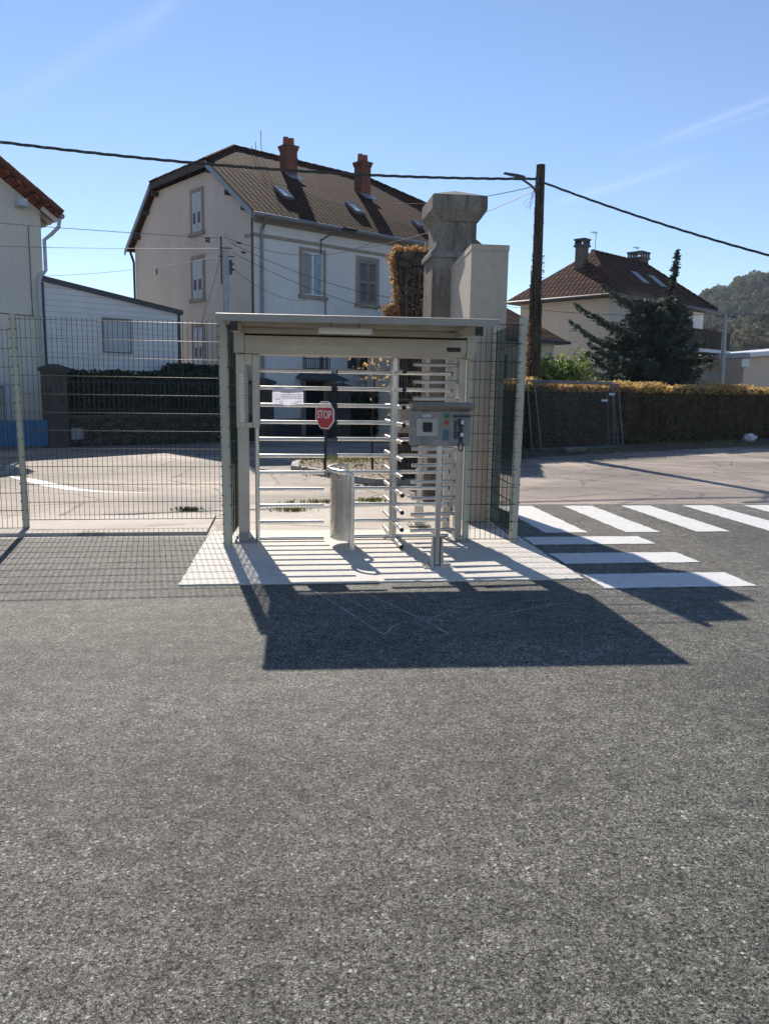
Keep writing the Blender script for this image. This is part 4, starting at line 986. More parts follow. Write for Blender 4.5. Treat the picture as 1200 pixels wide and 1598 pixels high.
bd = MB(); bd.box(-.02, L_, -.045, 0, 6.36, 6.46); bd.box(-.05, -.002, -.045, .5, 6.37, 6.45); bd.build('string_course', m_trim, HS, True)
qn = MB(); qn.box(-.012, .0, -.012, .35, .6, 7.0); qn.build('corner_band', m_gable, HS, True)
for u, y_, nme in ((.25, -.08, 'downpipe'),):
    q = MB(); q.tube([(u, -.40, 7.0), (u, -.34, 6.85), (u, -.09, 6.6), (u, -.08, 6.4), (u, -.08, .3)], .05, 8); q.build(nme, m_zinc, HS, True)
q = MB(); q.tube([(-.06, .02, 6.9), (-.06, .02, .3)], .03, 6); q.build('downpipe', m_dgrey, HS, True)
q = MB(); q.tube([(-.1, 9.2, 6.95), (-.05, 9.05, 6.6), (-.05, 8.98, 6.5), (-.05, 8.98, .3)], .05, 8); q.build('downpipe', m_dgrey, HS, True)
def wbox(side, a0, a1, o0, o1_, z0, z1):
    return (a0, a1, -o1_, -o0, z0, z1) if side == 'F' else (-o1_, -o0, a0, a1, z0, z1)
def window(side, a0, a1, z0, z1, kind, root=HS, surround=m_trim):
    b = MB(); t = .13
    for q in ((a0-t, a1+t, z1, z1+t), (a0-t, a0, z0, z1), (a1, a1+t, z0, z1)): b.box(*wbox(side, q[0], q[1], -.02, .035, q[2], q[3]))
    w = b.build('window_surround', surround, root, True)
    s_ = MB(); s_.box(*wbox(side, a0-t-.05, a1+t+.05, -.02, .10, z0-.12, z0)); s_.build('sill', surround, w, True)
    mid = (a0+a1)/2
    if kind in ('shutter', 'shutterb'):
        ms, md = (m_shut, m_louv) if kind == 'shutter' else (m_shutb, m_louv)
        for x0, x1 in ((a0+.02, mid-.012), (mid+.012, a1-.02)):
            s_ = MB(); s_.box(*wbox(side, x0, x1, .0, .03, z0+.01, z1-.01)); so = s_.build('shutter', ms, w, True)
            if side == 'G': s_ = MB(); s_.box(*wbox(side, x0+.08, x1-.08, .03, .036, z0+.30, z0+.66)); s_.build('louvre', md, so, True)
            else:
                for zz0, zz1 in ((z0+.1, (z0+z1)/2-.05), ((z0+z1)/2+.05, z1-.1)):
                    s_ = MB(); s_.box(*wbox(side, x0+.05, x1-.05, .03, .034, zz0, zz1)); lo2 = s_.build('louvre', md, so, True)
                    s_ = MB(); kk = int((zz1-zz0)/.055)
                    for i in range(kk): s_.box(*wbox(side, x0+.05, x1-.05, .034, .044, zz0+i*.055, zz0+i*.055+.022))
                    s_.build('slats', ms, lo2, True)
    else:
        g_ = MB(); g_.box(*wbox(side, a0, a1, -.02, .0, z0, z1)); g_.build('pane', m_glass if kind != 'white' else m_glass, w, True)
        f = MB()
        for q in ((a0, a0+.05, z0, z1), (a1-.05, a1, z0, z1), (mid-.035, mid+.035, z0, z1), (a0+.05, mid-.035, z1-.05, z1), (mid+.035, a1-.05, z1-.05, z1), (a0+.05, mid-.035, z0, z0+.05), (mid+.035, a1-.05, z0, z0+.05)): f.box(*wbox(side, q[0], q[1], .0, .025, q[2], q[3]))
        f.build('sash', m_white if kind != 'dark' else m_shutb, w, True)
        if kind in ('curtain', 'white'):
            c_ = MB(); cm = m_curtain if kind == 'curtain' else m_white
            for q in (((mid+.05, a1-.06),) if kind == 'curtain' else ((a0+.06, mid-.05), (mid+.05, mid+.18))):
                k = 9; x0, x1 = q
                for i in range(k):
                    xa, xb = x0+(x1-x0)*i/k, x0+(x1-x0)*(i+1)/k; c_.box(*wbox(side, xa, xb, .001, .006+.008*(i % 2), z0+.06, z1-.06))
            c_.build('curtain', cm, w, True)
    return w
window('G', 3.35, 4.05, 6.96, 8.30, 'shutter'); window('G', 3.36, 4.10, 4.70, 6.05, 'shutter'); window('G', 3.42, 4.12, 2.35, 3.72, 'shutter')
wv = window('F', 1.86, 2.68, 4.72, 6.12, 'curtain')
q = MB(); q.box(*wbox('F', 1.89, 2.10, .03, .05, 4.76, 6.08)); q.build('open_shutter', m_zinc, wv, True)
window('F', 4.26, 5.06, 4.62, 6.12, 'shutterb')
w3 = window('F', 1.98, 2.80, 2.24, 3.60, 'white')
q = MB()
for i in range(12): u = 1.90+.98*i/11; q.cyl((u, -.18, 2.16), (u, -.18, 2.62), .012, 4)
q.tube([(1.86, -.06, 2.62), (1.88, -.18, 2.62), (2.90, -.18, 2.62), (2.92, -.06, 2.62)], .016, 5); q.tube([(1.86, -.06, 2.2), (1.88, -.18, 2.2), (2.90, -.18, 2.2), (2.92, -.06, 2.2)], .016, 5); q.build('balcony_rail', m_navy, w3, True)
w4 = window('F', 4.30, 5.15, 2.36, 3.70, 'dark')
for x0, x1 in ((3.78, 4.16), (5.30, 5.66)): q = MB(); q.box(*wbox('F', x0, x1, .02, .06, 2.34, 3.72)); q.build('open_shutter', m_plinth, w4, True)
# plants on that sill
q = MB(); addcards(q, np.stack([rng.uniform(4.3, 5.2, 260), rng.normal(-.16, .05, 260), rng.normal(2.55, .10, 260)], 1), .07); q.build('window_plants', m_dgreen, w4, True)
window('F', 7.2, 8.0, 4.62, 6.12, 'shutterb'); window('F', 7.2, 8.0, 2.36, 3.70, 'dark')
# door, side stones, awning
dr = MB(); dr.box(*wbox('F', 1.95, 2.70, -.02, .055, .03, 1.86)); d_o = dr.build('door', m_navy, HS, True)
q = MB()
for i in range(9): u = 2.0+.65*i/8; q.box(*wbox('F', u, u+.03, .056, .075, .5, 1.8))
q.build('door_bars', m_black, d_o, True)
q = MB(); q.box(*wbox('F', 1.78, 1.949, -.02, .075, .03, 2.0)); q.box(*wbox('F', 2.701, 2.87, -.02, .075, .03, 2.0)); q.box(*wbox('F', 1.95, 2.70, -.02, .075, 1.87, 2.0)); q.build('door_surround', m_trim, HS, True)
aw = MB(); ex = .95
aw.slab([(1.55, -.02, 1.98), (1.95, -.02, 2.3), (2.15, -ex*.55, 2.2), (1.62, -ex, 1.90)], .02); aw.slab([(1.95, -.02, 2.3), (2.85, -.02, 2.3), (2.65, -ex*.55, 2.2), (2.15, -ex*.55, 2.2)], .02)
aw.slab([(2.85, -.02, 2.3), (3.25, -.02, 1.98), (3.18, -ex, 1.90), (2.65, -ex*.55, 2.2)], .02); aw.slab([(2.15, -ex*.55, 2.2), (2.65, -ex*.55, 2.2), (3.18, -ex, 1.90), (1.62, -ex, 1.90)], .02)
a_o = aw.build('awning', m_slate, HS, True)
q = MB()
for u in (1.75, 3.05):
    q.tube([(u, -.03, 1.45), (u, -.25, 1.55), (u, -.45, 1.75), (u, -.85, 1.90)], .018, 5); q.tube([(u, -.03, 1.85), (u, -.2, 1.70), (u, -.35, 1.62)], .012, 5)
q.build('scroll_bracket', m_black, a_o, True)
# facade lamp on its arm
q = MB(); q.tube([(2.60, -.03, 6.55), (2.62, -.5, 6.68), (3.0, -.8, 6.82)], .025, 6); fa_ = q.build('facade_lamp_arm', m_dgrey, HS, True)
q = MB(); q.prism([(-.8, 6.78), (-.8, 6.86), (-1.0, 6.90), (-1.1, 6.86), (-1.0, 6.80)], 'x', 2.85, 3.35); q.build('facade_lamp', m_dgrey, fa_, True)
q = MB(); q.tube([(2.58, -.05, 6.6), (2.58, -.05, 6.1)], .018, 5); q.tube([(2.78, -.05, 4.6), (2.78, -.05, 3.9)], .018, 5); q.build('wall_cable', m_dgrey, HS, True)
# roof windows
rn = Vector((0, -.70, 1)).normalized(); rs = Vector((0, 1, .70)).normalized(); rx = Vector((1, 0, 0))
for u0_, v0, wd, ln in ((1.68, .85, .42, .75), (4.70, .80, .48, .75), (7.65, .68, .30, .42)):
    base = Vector((u0_, v0, zf(v0))); f = MB()
    def rb(mb, a0, a1, b0, b1, h0, h1):
        P_ = [base+rx*a+rs*b+rn*h for h in (h0, h1) for b in (b0, b1) for a in (a0, a1)]
        mb.add(P_, [(0, 2, 3, 1), (4, 5, 7, 6), (0, 1, 5, 4), (2, 6, 7, 3), (0, 4, 6, 2), (1, 3, 7, 5)])
    rb(f, 0, .06, 0, ln, -.02, .09); rb(f, wd-.06, wd, 0, ln, -.02, .09); rb(f, .06, wd-.06, 0, .06, -.02, .09); rb(f, .06, wd-.06, ln-.06, ln, -.02, .09)
    fo = f.build('skylight_frame', m_zinc, roof, True); g_ = MB(); rb(g_, .06, wd-.06, .06, ln-.06, .03, .06); g_.build('skylight_glass', m_lampw, roof, True)  # glass coloured pale to stand in for its bright sky reflection
def chimney(u, v, w, d, z0, z1, parent, m=m_brick, pots=2):
    b = MB(); b.box(u, u+w, v, v+d, z0, z1); b.box(u-.03, u+w+.03, v-.03, v+d+.03, z1, z1+.09); b.box(u-.02, u+w+.02, v-.02, v+d+.02, z1-.32, z1-.25); b.box(u-.055, u+w+.055, v-.055, v+d+.055, z1+.091, z1+.17)
    c_ = b.build('chimney', m, parent, True)
    for k in range(pots): p = MB(); x = u+w*(.24+.52*k/(max(1, pots-1))); p.cyl((x, v+d/2, z1+.17), (x, v+d/2, z1+.46), .115, 8, .10); p.build('chimney_pot', m_clay, c_, True)
    f = MB(); f.slab([(u-.08, v-.35, zf(v-.35)+.03), (u+w+.08, v-.35, zf(v-.35)+.03), (u+w+.08, v+.02, zf(v+.02)+.03), (u-.08, v+.02, zf(v+.02)+.03)], .02); f.build('flashing', m_zinc, c_, True)
    return c_
chimney(3.2, 2.9, .46, .46, 8.9, 10.2, roof); chimney(6.45, 2.6, .46, .46, 8.8, 10.18, roof)
an = MB()
for x, h_ in ((2.72, .30), (2.95, .75), (2.55, .12)): an.cyl((x, 4.2, 10.0), (x-.03, 4.2, 10.3+h_), .012, 4)
an.build('antenna', m_dgrey, roof, True)
q = MB(); q.box(-.01, .02, 6.95, 7.10, 5.85, 6.05); q.build('wall_vent', m_black, HS, True)

# ------------------------------------------------------------------ cream house and siding shed, left
LH = gen_house('house', (-6.486, 23.5, .096), 33.5, 'cream house end with orange-brown tiled verge at the left edge')
ap = (-3.9, 9.55)
q = MB(); q.face([(-7.8, 0, -.2), (0, 0, -.2), (0, 0, 6.55), (ap[0], 0, ap[1]-.22), (-7.8, 0, 6.55)]); q.face([(0, 0, -.2), (0, 9, -.2), (0, 9, 6.55), (0, 0, 6.55)]); q.build('wall', m_lhouse, LH, True)
q = MB(); zr = lambda u: 6.80-.71*u
q.slab([(.44, -.45, zr(.44)), (.44, 9, zr(.44)), (ap[0], 9, zr(ap[0])), (ap[0], -.45, zr(ap[0]))], .14); q.slab([(-8.4, -.45, zr(.62)), (-8.4, 9, zr(.62)), (ap[0], 9, zr(ap[0])), (ap[0], -.45, zr(ap[0]))], .14)
lr = q.build('roof', m_tile3, LH, True)
q = MB()
for i in range(12): u0_, u1_ = .46-4.4*i/12, .46-4.4*(i+.96)/12; q.cyl((u0_, -.48, zr(u0_)+.02), (u1_, -.48, zr(u1_)+.05), .10, 8, .085)
q.build('verge_tiles', m_verge, lr, True)
q = MB()
for v in np.arange(-.3, 4, .5): q.slab([(0, v, zr(0)-.16), (.42, v, zr(.42)-.16), (.42, v+.09, zr(.42)-.16), (0, v+.09, zr(0)-.16)], .12)
q.build('rafters', m_gable, lr, True)
q = MB(); q.slab([(0, -.42, zr(0)-.30), (.60, -.42, zr(.6)-.28), (-3.9, -.42, zr(-3.9)-.30), (-3.9, -.40, zr(-3.9)-.30), (0, -.40, zr(0)-.3)], .1) if False else q.box(-.7, -.45, -.4, 0, 6.55, 6.75)
q.build('purlin_end', m_shut, LH, True)
q = MB(); q.tube([(.44, -.3, 6.36), (.40, -.3, 6.12), (.24, -.15, 5.92), (.06, -.06, 5.75), (.06, -.06, 4.9), (-.10, -.12, 4.72), (-.16, -.12, 4.55), (-.16, -.12, .3)], .055, 8); q.build('downpipe', m_shut, LH, True)
q = MB(); q.tube([(.48, -.4, 6.42), (.48, 8.9, 6.42)], .08, 8); q.build('gutter', m_zinc, LH, True)
q = MB(); q.tube([(-.36, -.03, 6.1), (-.36, -.03, 3.6), (-.33, -.03, 3.55)], .012, 4); q.tube([(-4, -.03, 3.66), (-.33, -.03, 3.58)], .012, 4); q.build('wall_cable', m_dgrey, LH, True)
w5 = window('F', -2.0, -1.25, .2, 1.55, 'dark', LH, m_shut)
LT = gen_house('shed', (-6.486, 23.5, .096), 33.5, 'white clad lean-to with sloping slate-edged roof beside the cream house'); LT['category'] = 'shed'; LT.scale = (.94,)*3; LH.scale = (.94,)*3
q = MB(); q.face([(-.09, -.04, -.2), (4.22, -.04, -.2), (4.22, -.04, 3.98), (-.09, -.04, 4.62)]); q.face([(4.22, -.04, -.2), (4.22, 5, -.2), (4.22, 5, 3.98), (4.22, -.04, 3.98)]); q.build('wall', m_siding, LT, True)
q = MB(); q.slab([(-.10, -.16, 4.74), (4.34, -.16, 4.07), (4.34, 5.1, 4.07), (-.10, 5.1, 4.74)], .14); q.build('roof', m_slate, LT, True)
q = MB(); q.box(4.18, 4.26, -.075, .0, -.2, 3.95); q.build('corner_trim', m_slate, LT, True); q = MB(); q.box(-.085, -.02, -.07, -.041, -.2, 4.55); q.build('corner_trim', m_slate, LT, True)
q = MB(); q.box(1.70, 2.54, -.075, -.042, 2.70, 3.60); wq = q.build('window', m_shut, LT, True)
q = MB(); q.box(1.66, 2.58, -.10, -.042, 3.601, 3.68); q.box(1.66, 1.70, -.09, -.042, 2.66, 3.6); q.box(2.54, 2.58, -.09, -.042, 2.66, 3.6); q.box(1.66, 2.58, -.10, -.042, 2.62, 2.66); q.build('window_frame', m_shutb, wq, True)

# ------------------------------------------------------------------ stone wall, hedge, railing, gate on the left
wd_ = Vector((math.cos(R(32.6)), math.sin(R(32.6)))); wn_ = Vector((-wd_.y, wd_.x)); W0 = Vector((-5.55, 21.68))
def wp(s, d, z): q = W0+wd_*s+wn_*d; return (q.x, q.y, z)
def wbx(mb, s0, s1, d0, d1, z0, z1):
    P_ = [wp(s, d, z) for z in (z0, z1) for d in (d0, d1) for s in (s0, s1)]; mb.add(P_, [(0, 2, 3, 1), (4, 5, 7, 6), (0, 1, 5, 4), (2, 6, 7, 3), (0, 4, 6, 2), (1, 3, 7, 5)])
SW = empty('stone_wall', wp(0, 0, 0), 'low dark rubble stone wall topped by a thin railing, along the far pavement', 'wall')
q = MB(); wbx(q, 0, 5.72, 0, .35, 0, .74); q.build('wall', m_stonew, SW)
q = MB(); wbx(q, -.02, 5.72, -.04, .39, .741, .83); q.build('coping', m_stonep, SW)
q = MB(); s = .06
while s < 5.7: q.cyl(wp(s, .1, .83), wp(s, .1, 1.78), .011, 4); s += .135
for z in (.98, 1.70): q.tube([wp(0, .1, z), wp(5.7, .1, z)], .013, 4)
q.build('railing', m_dgrey, SW)
def hedgebox(name, s0, s1, d0, d1, z1, n_, label, m, z0=.3, sz=.075):
    E_ = empty(name, wp(s0, d0, 0), label, 'hedge'); q = MB(); wbx(q, s0+.05, s1-.05, d0+.08, d1-.05, 0, z1-.12); q.build('branches', m_hedgecore, E_)
    s = rng.uniform(s0, s1, n_); z = rng.uniform(z0, z1, n_); top_ = rng.random(n_) < .3; z[top_] = z1-.1+.05*np.sin(s[top_]*5)+rng.uniform(-.1, .07, top_.sum()); d = d0+.04-np.abs(rng.normal(0, .06, n_)); d[top_] = rng.uniform(d0, d1, top_.sum())
    P = np.stack([W0.x+wd_.x*s+wn_.x*d, W0.y+wd_.y*s+wn_.y*d, z], 1); q = MB(); addcards(q, P, sz); q.build('foliage', m, E_); return E_
hedgebox('hedge', .05, 5.6, .45, 1.1, 2.02, 9000, 'dark green leafy hedge rising behind the railing of the stone wall', m_dgreen)
hedgebox('hedge', 3.35, 5.65, 1.2, 1.8, 2.28, 3200, 'taller dark green hedge section below the gable of the big house', m_dgreen, 1.6)
def pier(s, w, z, label, d=.42, m=m_stonep):
    E_ = empty('gate_pier', wp(s, 0, 0), label, 'pillar', 'old stone gate piers'); q = MB(); wbx(q, s, s+w, -.08, d, 0, z); q.build('shaft', m, E_)
    q = MB(); wbx(q, s-.06, s+w+.06, -.14, d+.06, z+.001, z+.10)
    P_ = [wp(a, b, c_) for a, b, c_ in ((s-.04, -.12, z+.101), (s+w+.04, -.12, z+.101), (s+w+.04, d+.04, z+.101), (s-.04, d+.04, z+.101), (s+w/2-.1, d/2-.12, z+.19), (s+w/2+.1, d/2-.12, z+.19), (s+w/2+.1, d/2+.04, z+.19), (s+w/2-.1, d/2+.04, z+.19))]
    q.add(P_, [(0, 1, 5, 4), (1, 2, 6, 5), (2, 3, 7, 6), (3, 0, 4, 7), (4, 5, 6, 7)]); q.build('cap', m, E_); return E_
pier(-.50, .50, 1.95, 'weathered stone gate pier at the left end of the low wall, beside the blue gate')
pier(5.72, .50, 1.72, 'stone gate pier at the right end of the low wall, before the big house')
pier(8.62, .58, 1.62, 'dark stone gate pier right of the house door, beside dark bushes')
hedgebox('bush', 9.3, 11.6, .05, .9, 1.55, 3600, 'dark green bush beside the gate pier right of the house door', m_dgreen, .1)
q = MB(); wbx(q, .06, .38, -.035, -.002, .20, .50); b_ = q.build('meter_box', m_box, origin=wp(.1, 0, .2)); tag(b_, 'small pale grey meter box fixed to the stone wall near the left pier', 'meter box')
q = MB(); wbx(q, .085, .355, -.040, -.036, .225, .475); o = q.build('box_door', m_box); o.data.transform(Matrix.Translation(-Vector(wp(.1, 0, .2)))); o.parent = b_
BG = empty('blue_gate', wp(-3.4, 0, 0), 'low bright blue metal gate left of the stone pier', 'gate')
q = MB(); k = 34
for i in range(k): s0 = -3.5+3.0*i/k; wbx(q, s0, s0+3.0/k-.008, -.01, .02+.008*(i % 2), .06, .72)
q.build('gate_panel', m_bluegate, BG)
q = MB(); wbx(q, -3.5, -.52, .03, .06, .10, .16); wbx(q, -3.5, -.52, .03, .06, .60, .66); q.build('gate_rail', m_bluegate, BG)

# ------------------------------------------------------------------ right: annex, hip-roofed house, garage
AN = gen_house('outbuilding', (9.38, 26.0, 0), 32, 'low outbuilding with brown tiled hip roof and shutters, behind the wooden pole'); AN['category'] = 'outbuilding'
q = MB(); q.box(-4.5, -.3, .3, 5.0, 0, 3.3); q.build('wall', m_rhouse, AN, True)
q = MB(); E1, E2, E3, E4 = (-4.8, 0, 3.3), (0, 0, 3.3), (0, 5.3, 3.3), (-4.8, 5.3, 3.3); R1, R2 = (-2.7, 2.65, 5.2), (-2.4, 2.65, 5.2)
for pts in ((E1, E2, R2, R1), (E2, E3, R2), (E3, E4, R1, R2), (E4, E1, R1)): q.slab(pts, .1)
q.build('roof', m_tile2, AN, True)
q = MB(); q.tube([(-4.8, -.06, 3.24), (.05, -.06, 3.24), (.05, 5.3, 3.24)], .06, 6); q.build('gutter', m_dgrey, AN, True)
for u_ in (-1.35, -3.4):
    q = MB(); q.box(u_, u_+.55, .25, .30, 1.75, 2.70); o = q.build('shutter', m_brownwood, AN, True)
    q = MB(); q.box(u_-.06, u_, .23, .30, 1.7, 2.76); q.box(u_+.55, u_+.72, .23, .30, 1.7, 2.76); q.build('window_frame', m_wood, o, True)
RH = gen_house('house', (14.24, 34.0, 0), 36.2, 'two storey house with brown hipped roof and balcony behind the blue spruce')
zR = 5.95
q = MB(); q.box(.45, 9.4, .45, 5.3, 2.4, zR); q.build('upper_wall', m_rhouse, RH, True)
q = MB(); q.box(.44, 9.41, .44, 5.31, 0, 2.399); q.build('lower_wall', m_rwhite, RH, True)
q = MB(); E1, E2, E3, E4 = (-.1, -.1, zR), (10.0, -.1, zR), (10.0, 5.75, zR), (-.1, 5.75, zR); R1, R2 = (2.6, 2.82, 8.3), (7.4, 2.82, 8.3)
for pts in ((E1, E2, R2, R1), (E2, E3, R2), (E3, E4, R1, R2), (E4, E1, R1)): q.slab(pts, .12)
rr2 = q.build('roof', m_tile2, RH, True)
rc_ = MB(); caps(R1, R2, .1); caps(R1, E1, .1); caps(R2, E2, .1); rc_.build('ridge_tiles', m_tile2, rr2, True)
q = MB(); q.tube([(-.17, -.17, zR-.1), (10.05, -.17, zR-.1)], .07, 6); q.tube([(-.17, -.17, zR-.1), (-.17, 5.8, zR-.1)], .07, 6); q.build('gutter', m_dgrey, RH, True)
q = MB(); q.box(-.08, 9.98, -.08, 5.7, zR-.16, zR-.11); q.build('soffit', m_wood, RH, True)
def chim2(u, v, w, d, z0, z1):
    b = MB(); b.box(u, u+w, v, v+d, z0, z1); o = b.build('chimney', m_soot, rr2, True)
    c_ = MB(); c_.box(u-.07, u+w+.07, v-.07, v+d+.07, z1+.001, z1+.09); c_.box(u-.07, u+w+.07, v-.07, v+d+.07, z1+.30, z1+.37)
    for k in range(4):
        x = u-.03+(w+.06-.08)*k/3
        for y in (v-.04, v+d-.05): c_.box(x, x+.08, y, y+.08, z1+.091, z1+.299)
    c_.build('chimney_cap', m_dgrey, o, True)
chim2(1.5, 2.6, .42, .45, 6.9, 8.36); chim2(7.3, 2.9, .75, .75, 7.6, 8.55)
for u, h_ in ((2.95, 1.0), (6.9, .8)):
    q = MB(); q.cyl((u, 2.9, 8.2), (u, 2.9, 8.2+h_), .014, 4); q.cyl((u-.35, 2.9, 8.2+h_), (u+.06, 2.9, 8.15+h_), .010, 4)
    for k in range(5): q.cyl((u-.32+.08*k, 2.75, 8.2+h_), (u-.32+.08*k, 3.05, 8.2+h_), .006, 3)
    q.build('antenna', m_dgrey, rr2, True)
sl_ = 2.35/2.92
for u0_ in (4.3, 6.0):
    b = MB(); v0, v1 = 1.0, 1.75; zz = lambda v: zR+(v+.1)*sl_+.05; b.slab([(u0_, v0, zz(v0)), (u0_+.6, v0, zz(v0)), (u0_+.6, v1, zz(v1)), (u0_, v1, zz(v1))], .06); b.build('skylight', m_zinc, rr2, True)
bal = MB(); bal.box(4.2, 9.6, -1.1, .44, 3.66, 3.82); bo = bal.build('balcony', m_white, RH, True)
q = MB(); u = 4.2
while u < 9.5: q.box(u, u+.12, -1.13, -1.10, 3.85, 4.72); u += .19
v = -1.05
while v < .4: q.box(9.6, 9.63, v, v+.085, 3.85, 4.72); v += .115
q.box(4.2, 9.6, -1.099, -1.06, 4.60, 4.70); q.build('balustrade', m_wood, bo, True)
q = MB(); q.box(8.3, 9.41, .36, .44, 3.9, 5.85); q.build('white_panel', m_white, RH, True)
q = MB(); q.cyl((9.2, -.4, 3.82), (9.2, -.4, 4.95), .16, 12, .13); q.build('clay_pot', m_clay, bo, True)
for a0, a1, z0, z1, kd in ((5.6, 6.6, 3.9, 5.6, 'dark'), (7.0, 7.9, 4.3, 5.5, 'dark'), (6.9, 7.6, 2.5, 3.4, 'dark')):
    b = MB(); b.box(a0, a1, .405, .438, z0, z1); o = b.build('window', m_glass, RH, True); b = MB(); b.box(a0-.07, a0, .39, .44, z0-.07, z1+.07); b.box(a1, a1+.07, .39, .44, z0-.07, z1+.07); b.box(a0, a1, .39, .44, z1, z1+.07); b.box((a0+a1)/2-.03, (a0+a1)/2+.03, .385, .404, z0, z1); b.build('window_frame', m_white, o, True)
b = MB(); b.box(6.1, 6.9, .40, .436, 2.55, 3.45); b.build('shutter', m_brownwood, RH, True)
EX = gen_house('house_extension', (20.0, 37.4, 0), 20, 'low flat roofed beige extension between the balcony house and the garage'); EX['category'] = 'extension'
q = MB(); q.box(0, 3.2, 1.0, 4, 0, 3.2); q.build('wall', m_rhouse, EX, True); q = MB(); q.box(0, 3.2, .6, .99, 2.35, 3.2); q.box(0, .3, .6, .99, 0, 2.349); q.build('porch_beam', m_peach, EX, True)
q = MB(); q.box(-.3, 3.4, .3, 4.2, 3.201, 3.36); q.build('roof', m_wood, EX, True); q = MB(); q.box(.7, 1.5, .95, .999, .1, 2.2); q.build('door', m_glass, EX, True)
GA = gen_house('garage', (21.75, 36.0, 0), 8, 'peach rendered garage with white fascia at the right edge'); GA['category'] = 'garage'
q = MB(); q.add([(0, 0, 0), (9, 0, 0), (9, 0, 4.2), (0, 0, 3.35), (0, 6, 0), (9, 6, 0), (9, 6, 4.2), (0, 6, 3.35)], [(0, 1, 2, 3), (4, 7, 6, 5), (0, 3, 7, 4), (1, 5, 6, 2)]); q.build('wall', m_peach, GA, True)
q = MB(); q.slab([(.0, -.35, 3.60), (9, -.35, 4.50), (9, 6, 4.50), (.0, 6, 3.60)], .22); q.build('roof', m_white, GA, True)
q = MB(); q.box(-.2, .2, -.12, -.01, 2.95, 3.32); q.build('vent_box', m_white, GA, True)
# steel fence between the houses
q = MB()
for k in range(24): q.cyl((17.2+.1*k, 33.6+.03*k, 0), (17.2+.1*k, 33.6+.03*k, 2.6), .015, 4)
q.tube([(17.2, 33.6, 2.5), (19.6, 34.3, 2.5)], .02, 5); tag(q.build('railing_fence', m_galv, origin=(17.2, 33.6, 0)), 'pale vertical bar railing below the balcony house', 'railing')
# street light pole
SL = empty('street_pole', (18.98, 33.0, 0), 'tall grey metal pole with a short crossbar right of the balcony', 'utility pole')
q = MB(); q.tube([(18.98, 33, 0), (18.95, 33, 3), (18.90, 33, 5.05)], .10, 10, [.14, .12, .07]); shade(q.build('pole', m_galv, SL)); q = MB(); q.box(18.5, 19.4, 32.97, 33.03, 4.93, 4.97)
for x in (18.55, 19.3, 19.0): q.cyl((x, 33, 4.97), (x, 33, 5.06), .03, 6)
q.build('crossbar', m_dgrey, SL)
cable((18.6, 33, 5.05), (8.0, 33.5, 5.3), .25, .010, m_wire2, 'thin wire from the grey metal pole to the left behind the spruce')
cable((19.3, 33, 5.05), (40, 40, 7.2), .35, .012, m_wire2, 'thin wire from the grey metal pole to the right across the hill')

# ------------------------------------------------------------------ trees
SP = empty('spruce_tree', (13.3, 28.0, 0), 'broad dark blue spruce with drooping boughs and a thin spike top', 'tree')
q = MB(); q.tube([(13.25, 28, 0), (13.35, 28, 2.5), (13.7, 28, 4.6), (13.98, 28, 5.6), (14.05, 28, 6.75)], .2, 8, [.26, .2, .12, .06, .02]); q.build('trunk', m_bark, SP)
needle = MB(); bark = MB(); allP = []; allD = []
def tx_(z): return 13.25+ (0 if z < 2 else (z-2)*.17)
def bough(z0, az, L, droop, lift, fluff=1.0):
    k = max(6, int(L/.16)); x0 = tx_(z0); pts = []
    for i in range(k+1):
        t = i/k; r_ = L*t; zz = z0-droop*L*(t**1.2)+lift*L*max(0, t-.6)**1.4*3
        pts.append(Vector((x0+r_*math.cos(az), 28+r_*math.sin(az), zz+random.gauss(0, .02))))
    bark.tube(pts, .02, 4, [max(.006, .035*(1-i/k)) for i in range(k+1)])
    side = Vector((-math.sin(az), math.cos(az), 0))
    for i in range(1, k+1):
        t = i/k; p = pts[i]; d = (pts[i]-pts[i-1]).normalized(); wid = (.42*(1-t)**.6+.10)*min(1, L/1.2+.3)
        nsp = int(30*fluff)
        for _ in range(nsp):
            u = random.uniform(-1, 1); o = side*u*wid*random.random()**.5; hang = -abs(random.gauss(0, .11))*(1-abs(u)*.3)
            allP.append(tuple(p+o+Vector((0, 0, hang))+d*random.uniform(-.08, .08))); dd = (d*.8+side*u*.9+Vector((0, 0, -.35))); allD.append(tuple(dd.normalized()))
for k in range(190):
    z0 = .6+4.45*((k+.5)/190)**.85; az = k*2.39996+random.uniform(-.3, .3); c_ = math.cos(az)
    L = 2.1*(1-(z0/5.5)**3.2)+.15; L *= 1.0+(.32 if c_ < 0 else -.36)*abs(c_); L *= random.uniform(.65, 1.12)
    bough(z0, az, max(.35, L), random.uniform(.05, .28), random.uniform(.05, .3))
for z0, az, L, dr_, li in ((4.2, 3.25, 3.4, .05, .25), (3.7, 3.0, 3.2, .10, .3), (4.9, 3.3, 2.6, -.02, .2), (3.2, 3.4, 2.9, .12, .2), (4.9, 2.9, 1.9, .0, .15), (4.7, .6, 1.2, .05, .1), (4.9, 4.4, 1.0, .0, .1), (2.5, -.1, 2.35, -.02, .15), (2.9, -.3, 1.9, .1, .2), (3.4, -.5, 1.6, .1, .2), (2.2, .2, 2.1, 0, .2)):
    bough(z0, az, L, dr_, li, 1.3); bough(z0-.15, az+.12, L*.85, dr_+.05, li, 1.2)
for k in range(34):      # spike
    z0 = 4.9+1.85*k/34; bx_ = 13.85+.20*(z0-4.9)/1.85; az = k*2.4; L = .09*(1-(z0-5.2)/2.2)+.04+.09*math.sin(z0*9)**4
    for _ in range(26):
        t = random.random(); allP.append((bx_+L*t*math.cos(az)+random.gauss(0, .03), 28+L*t*math.sin(az)+random.gauss(0, .03), z0-.1*t+random.gauss(0, .03))); allD.append((math.cos(az), math.sin(az), .1))
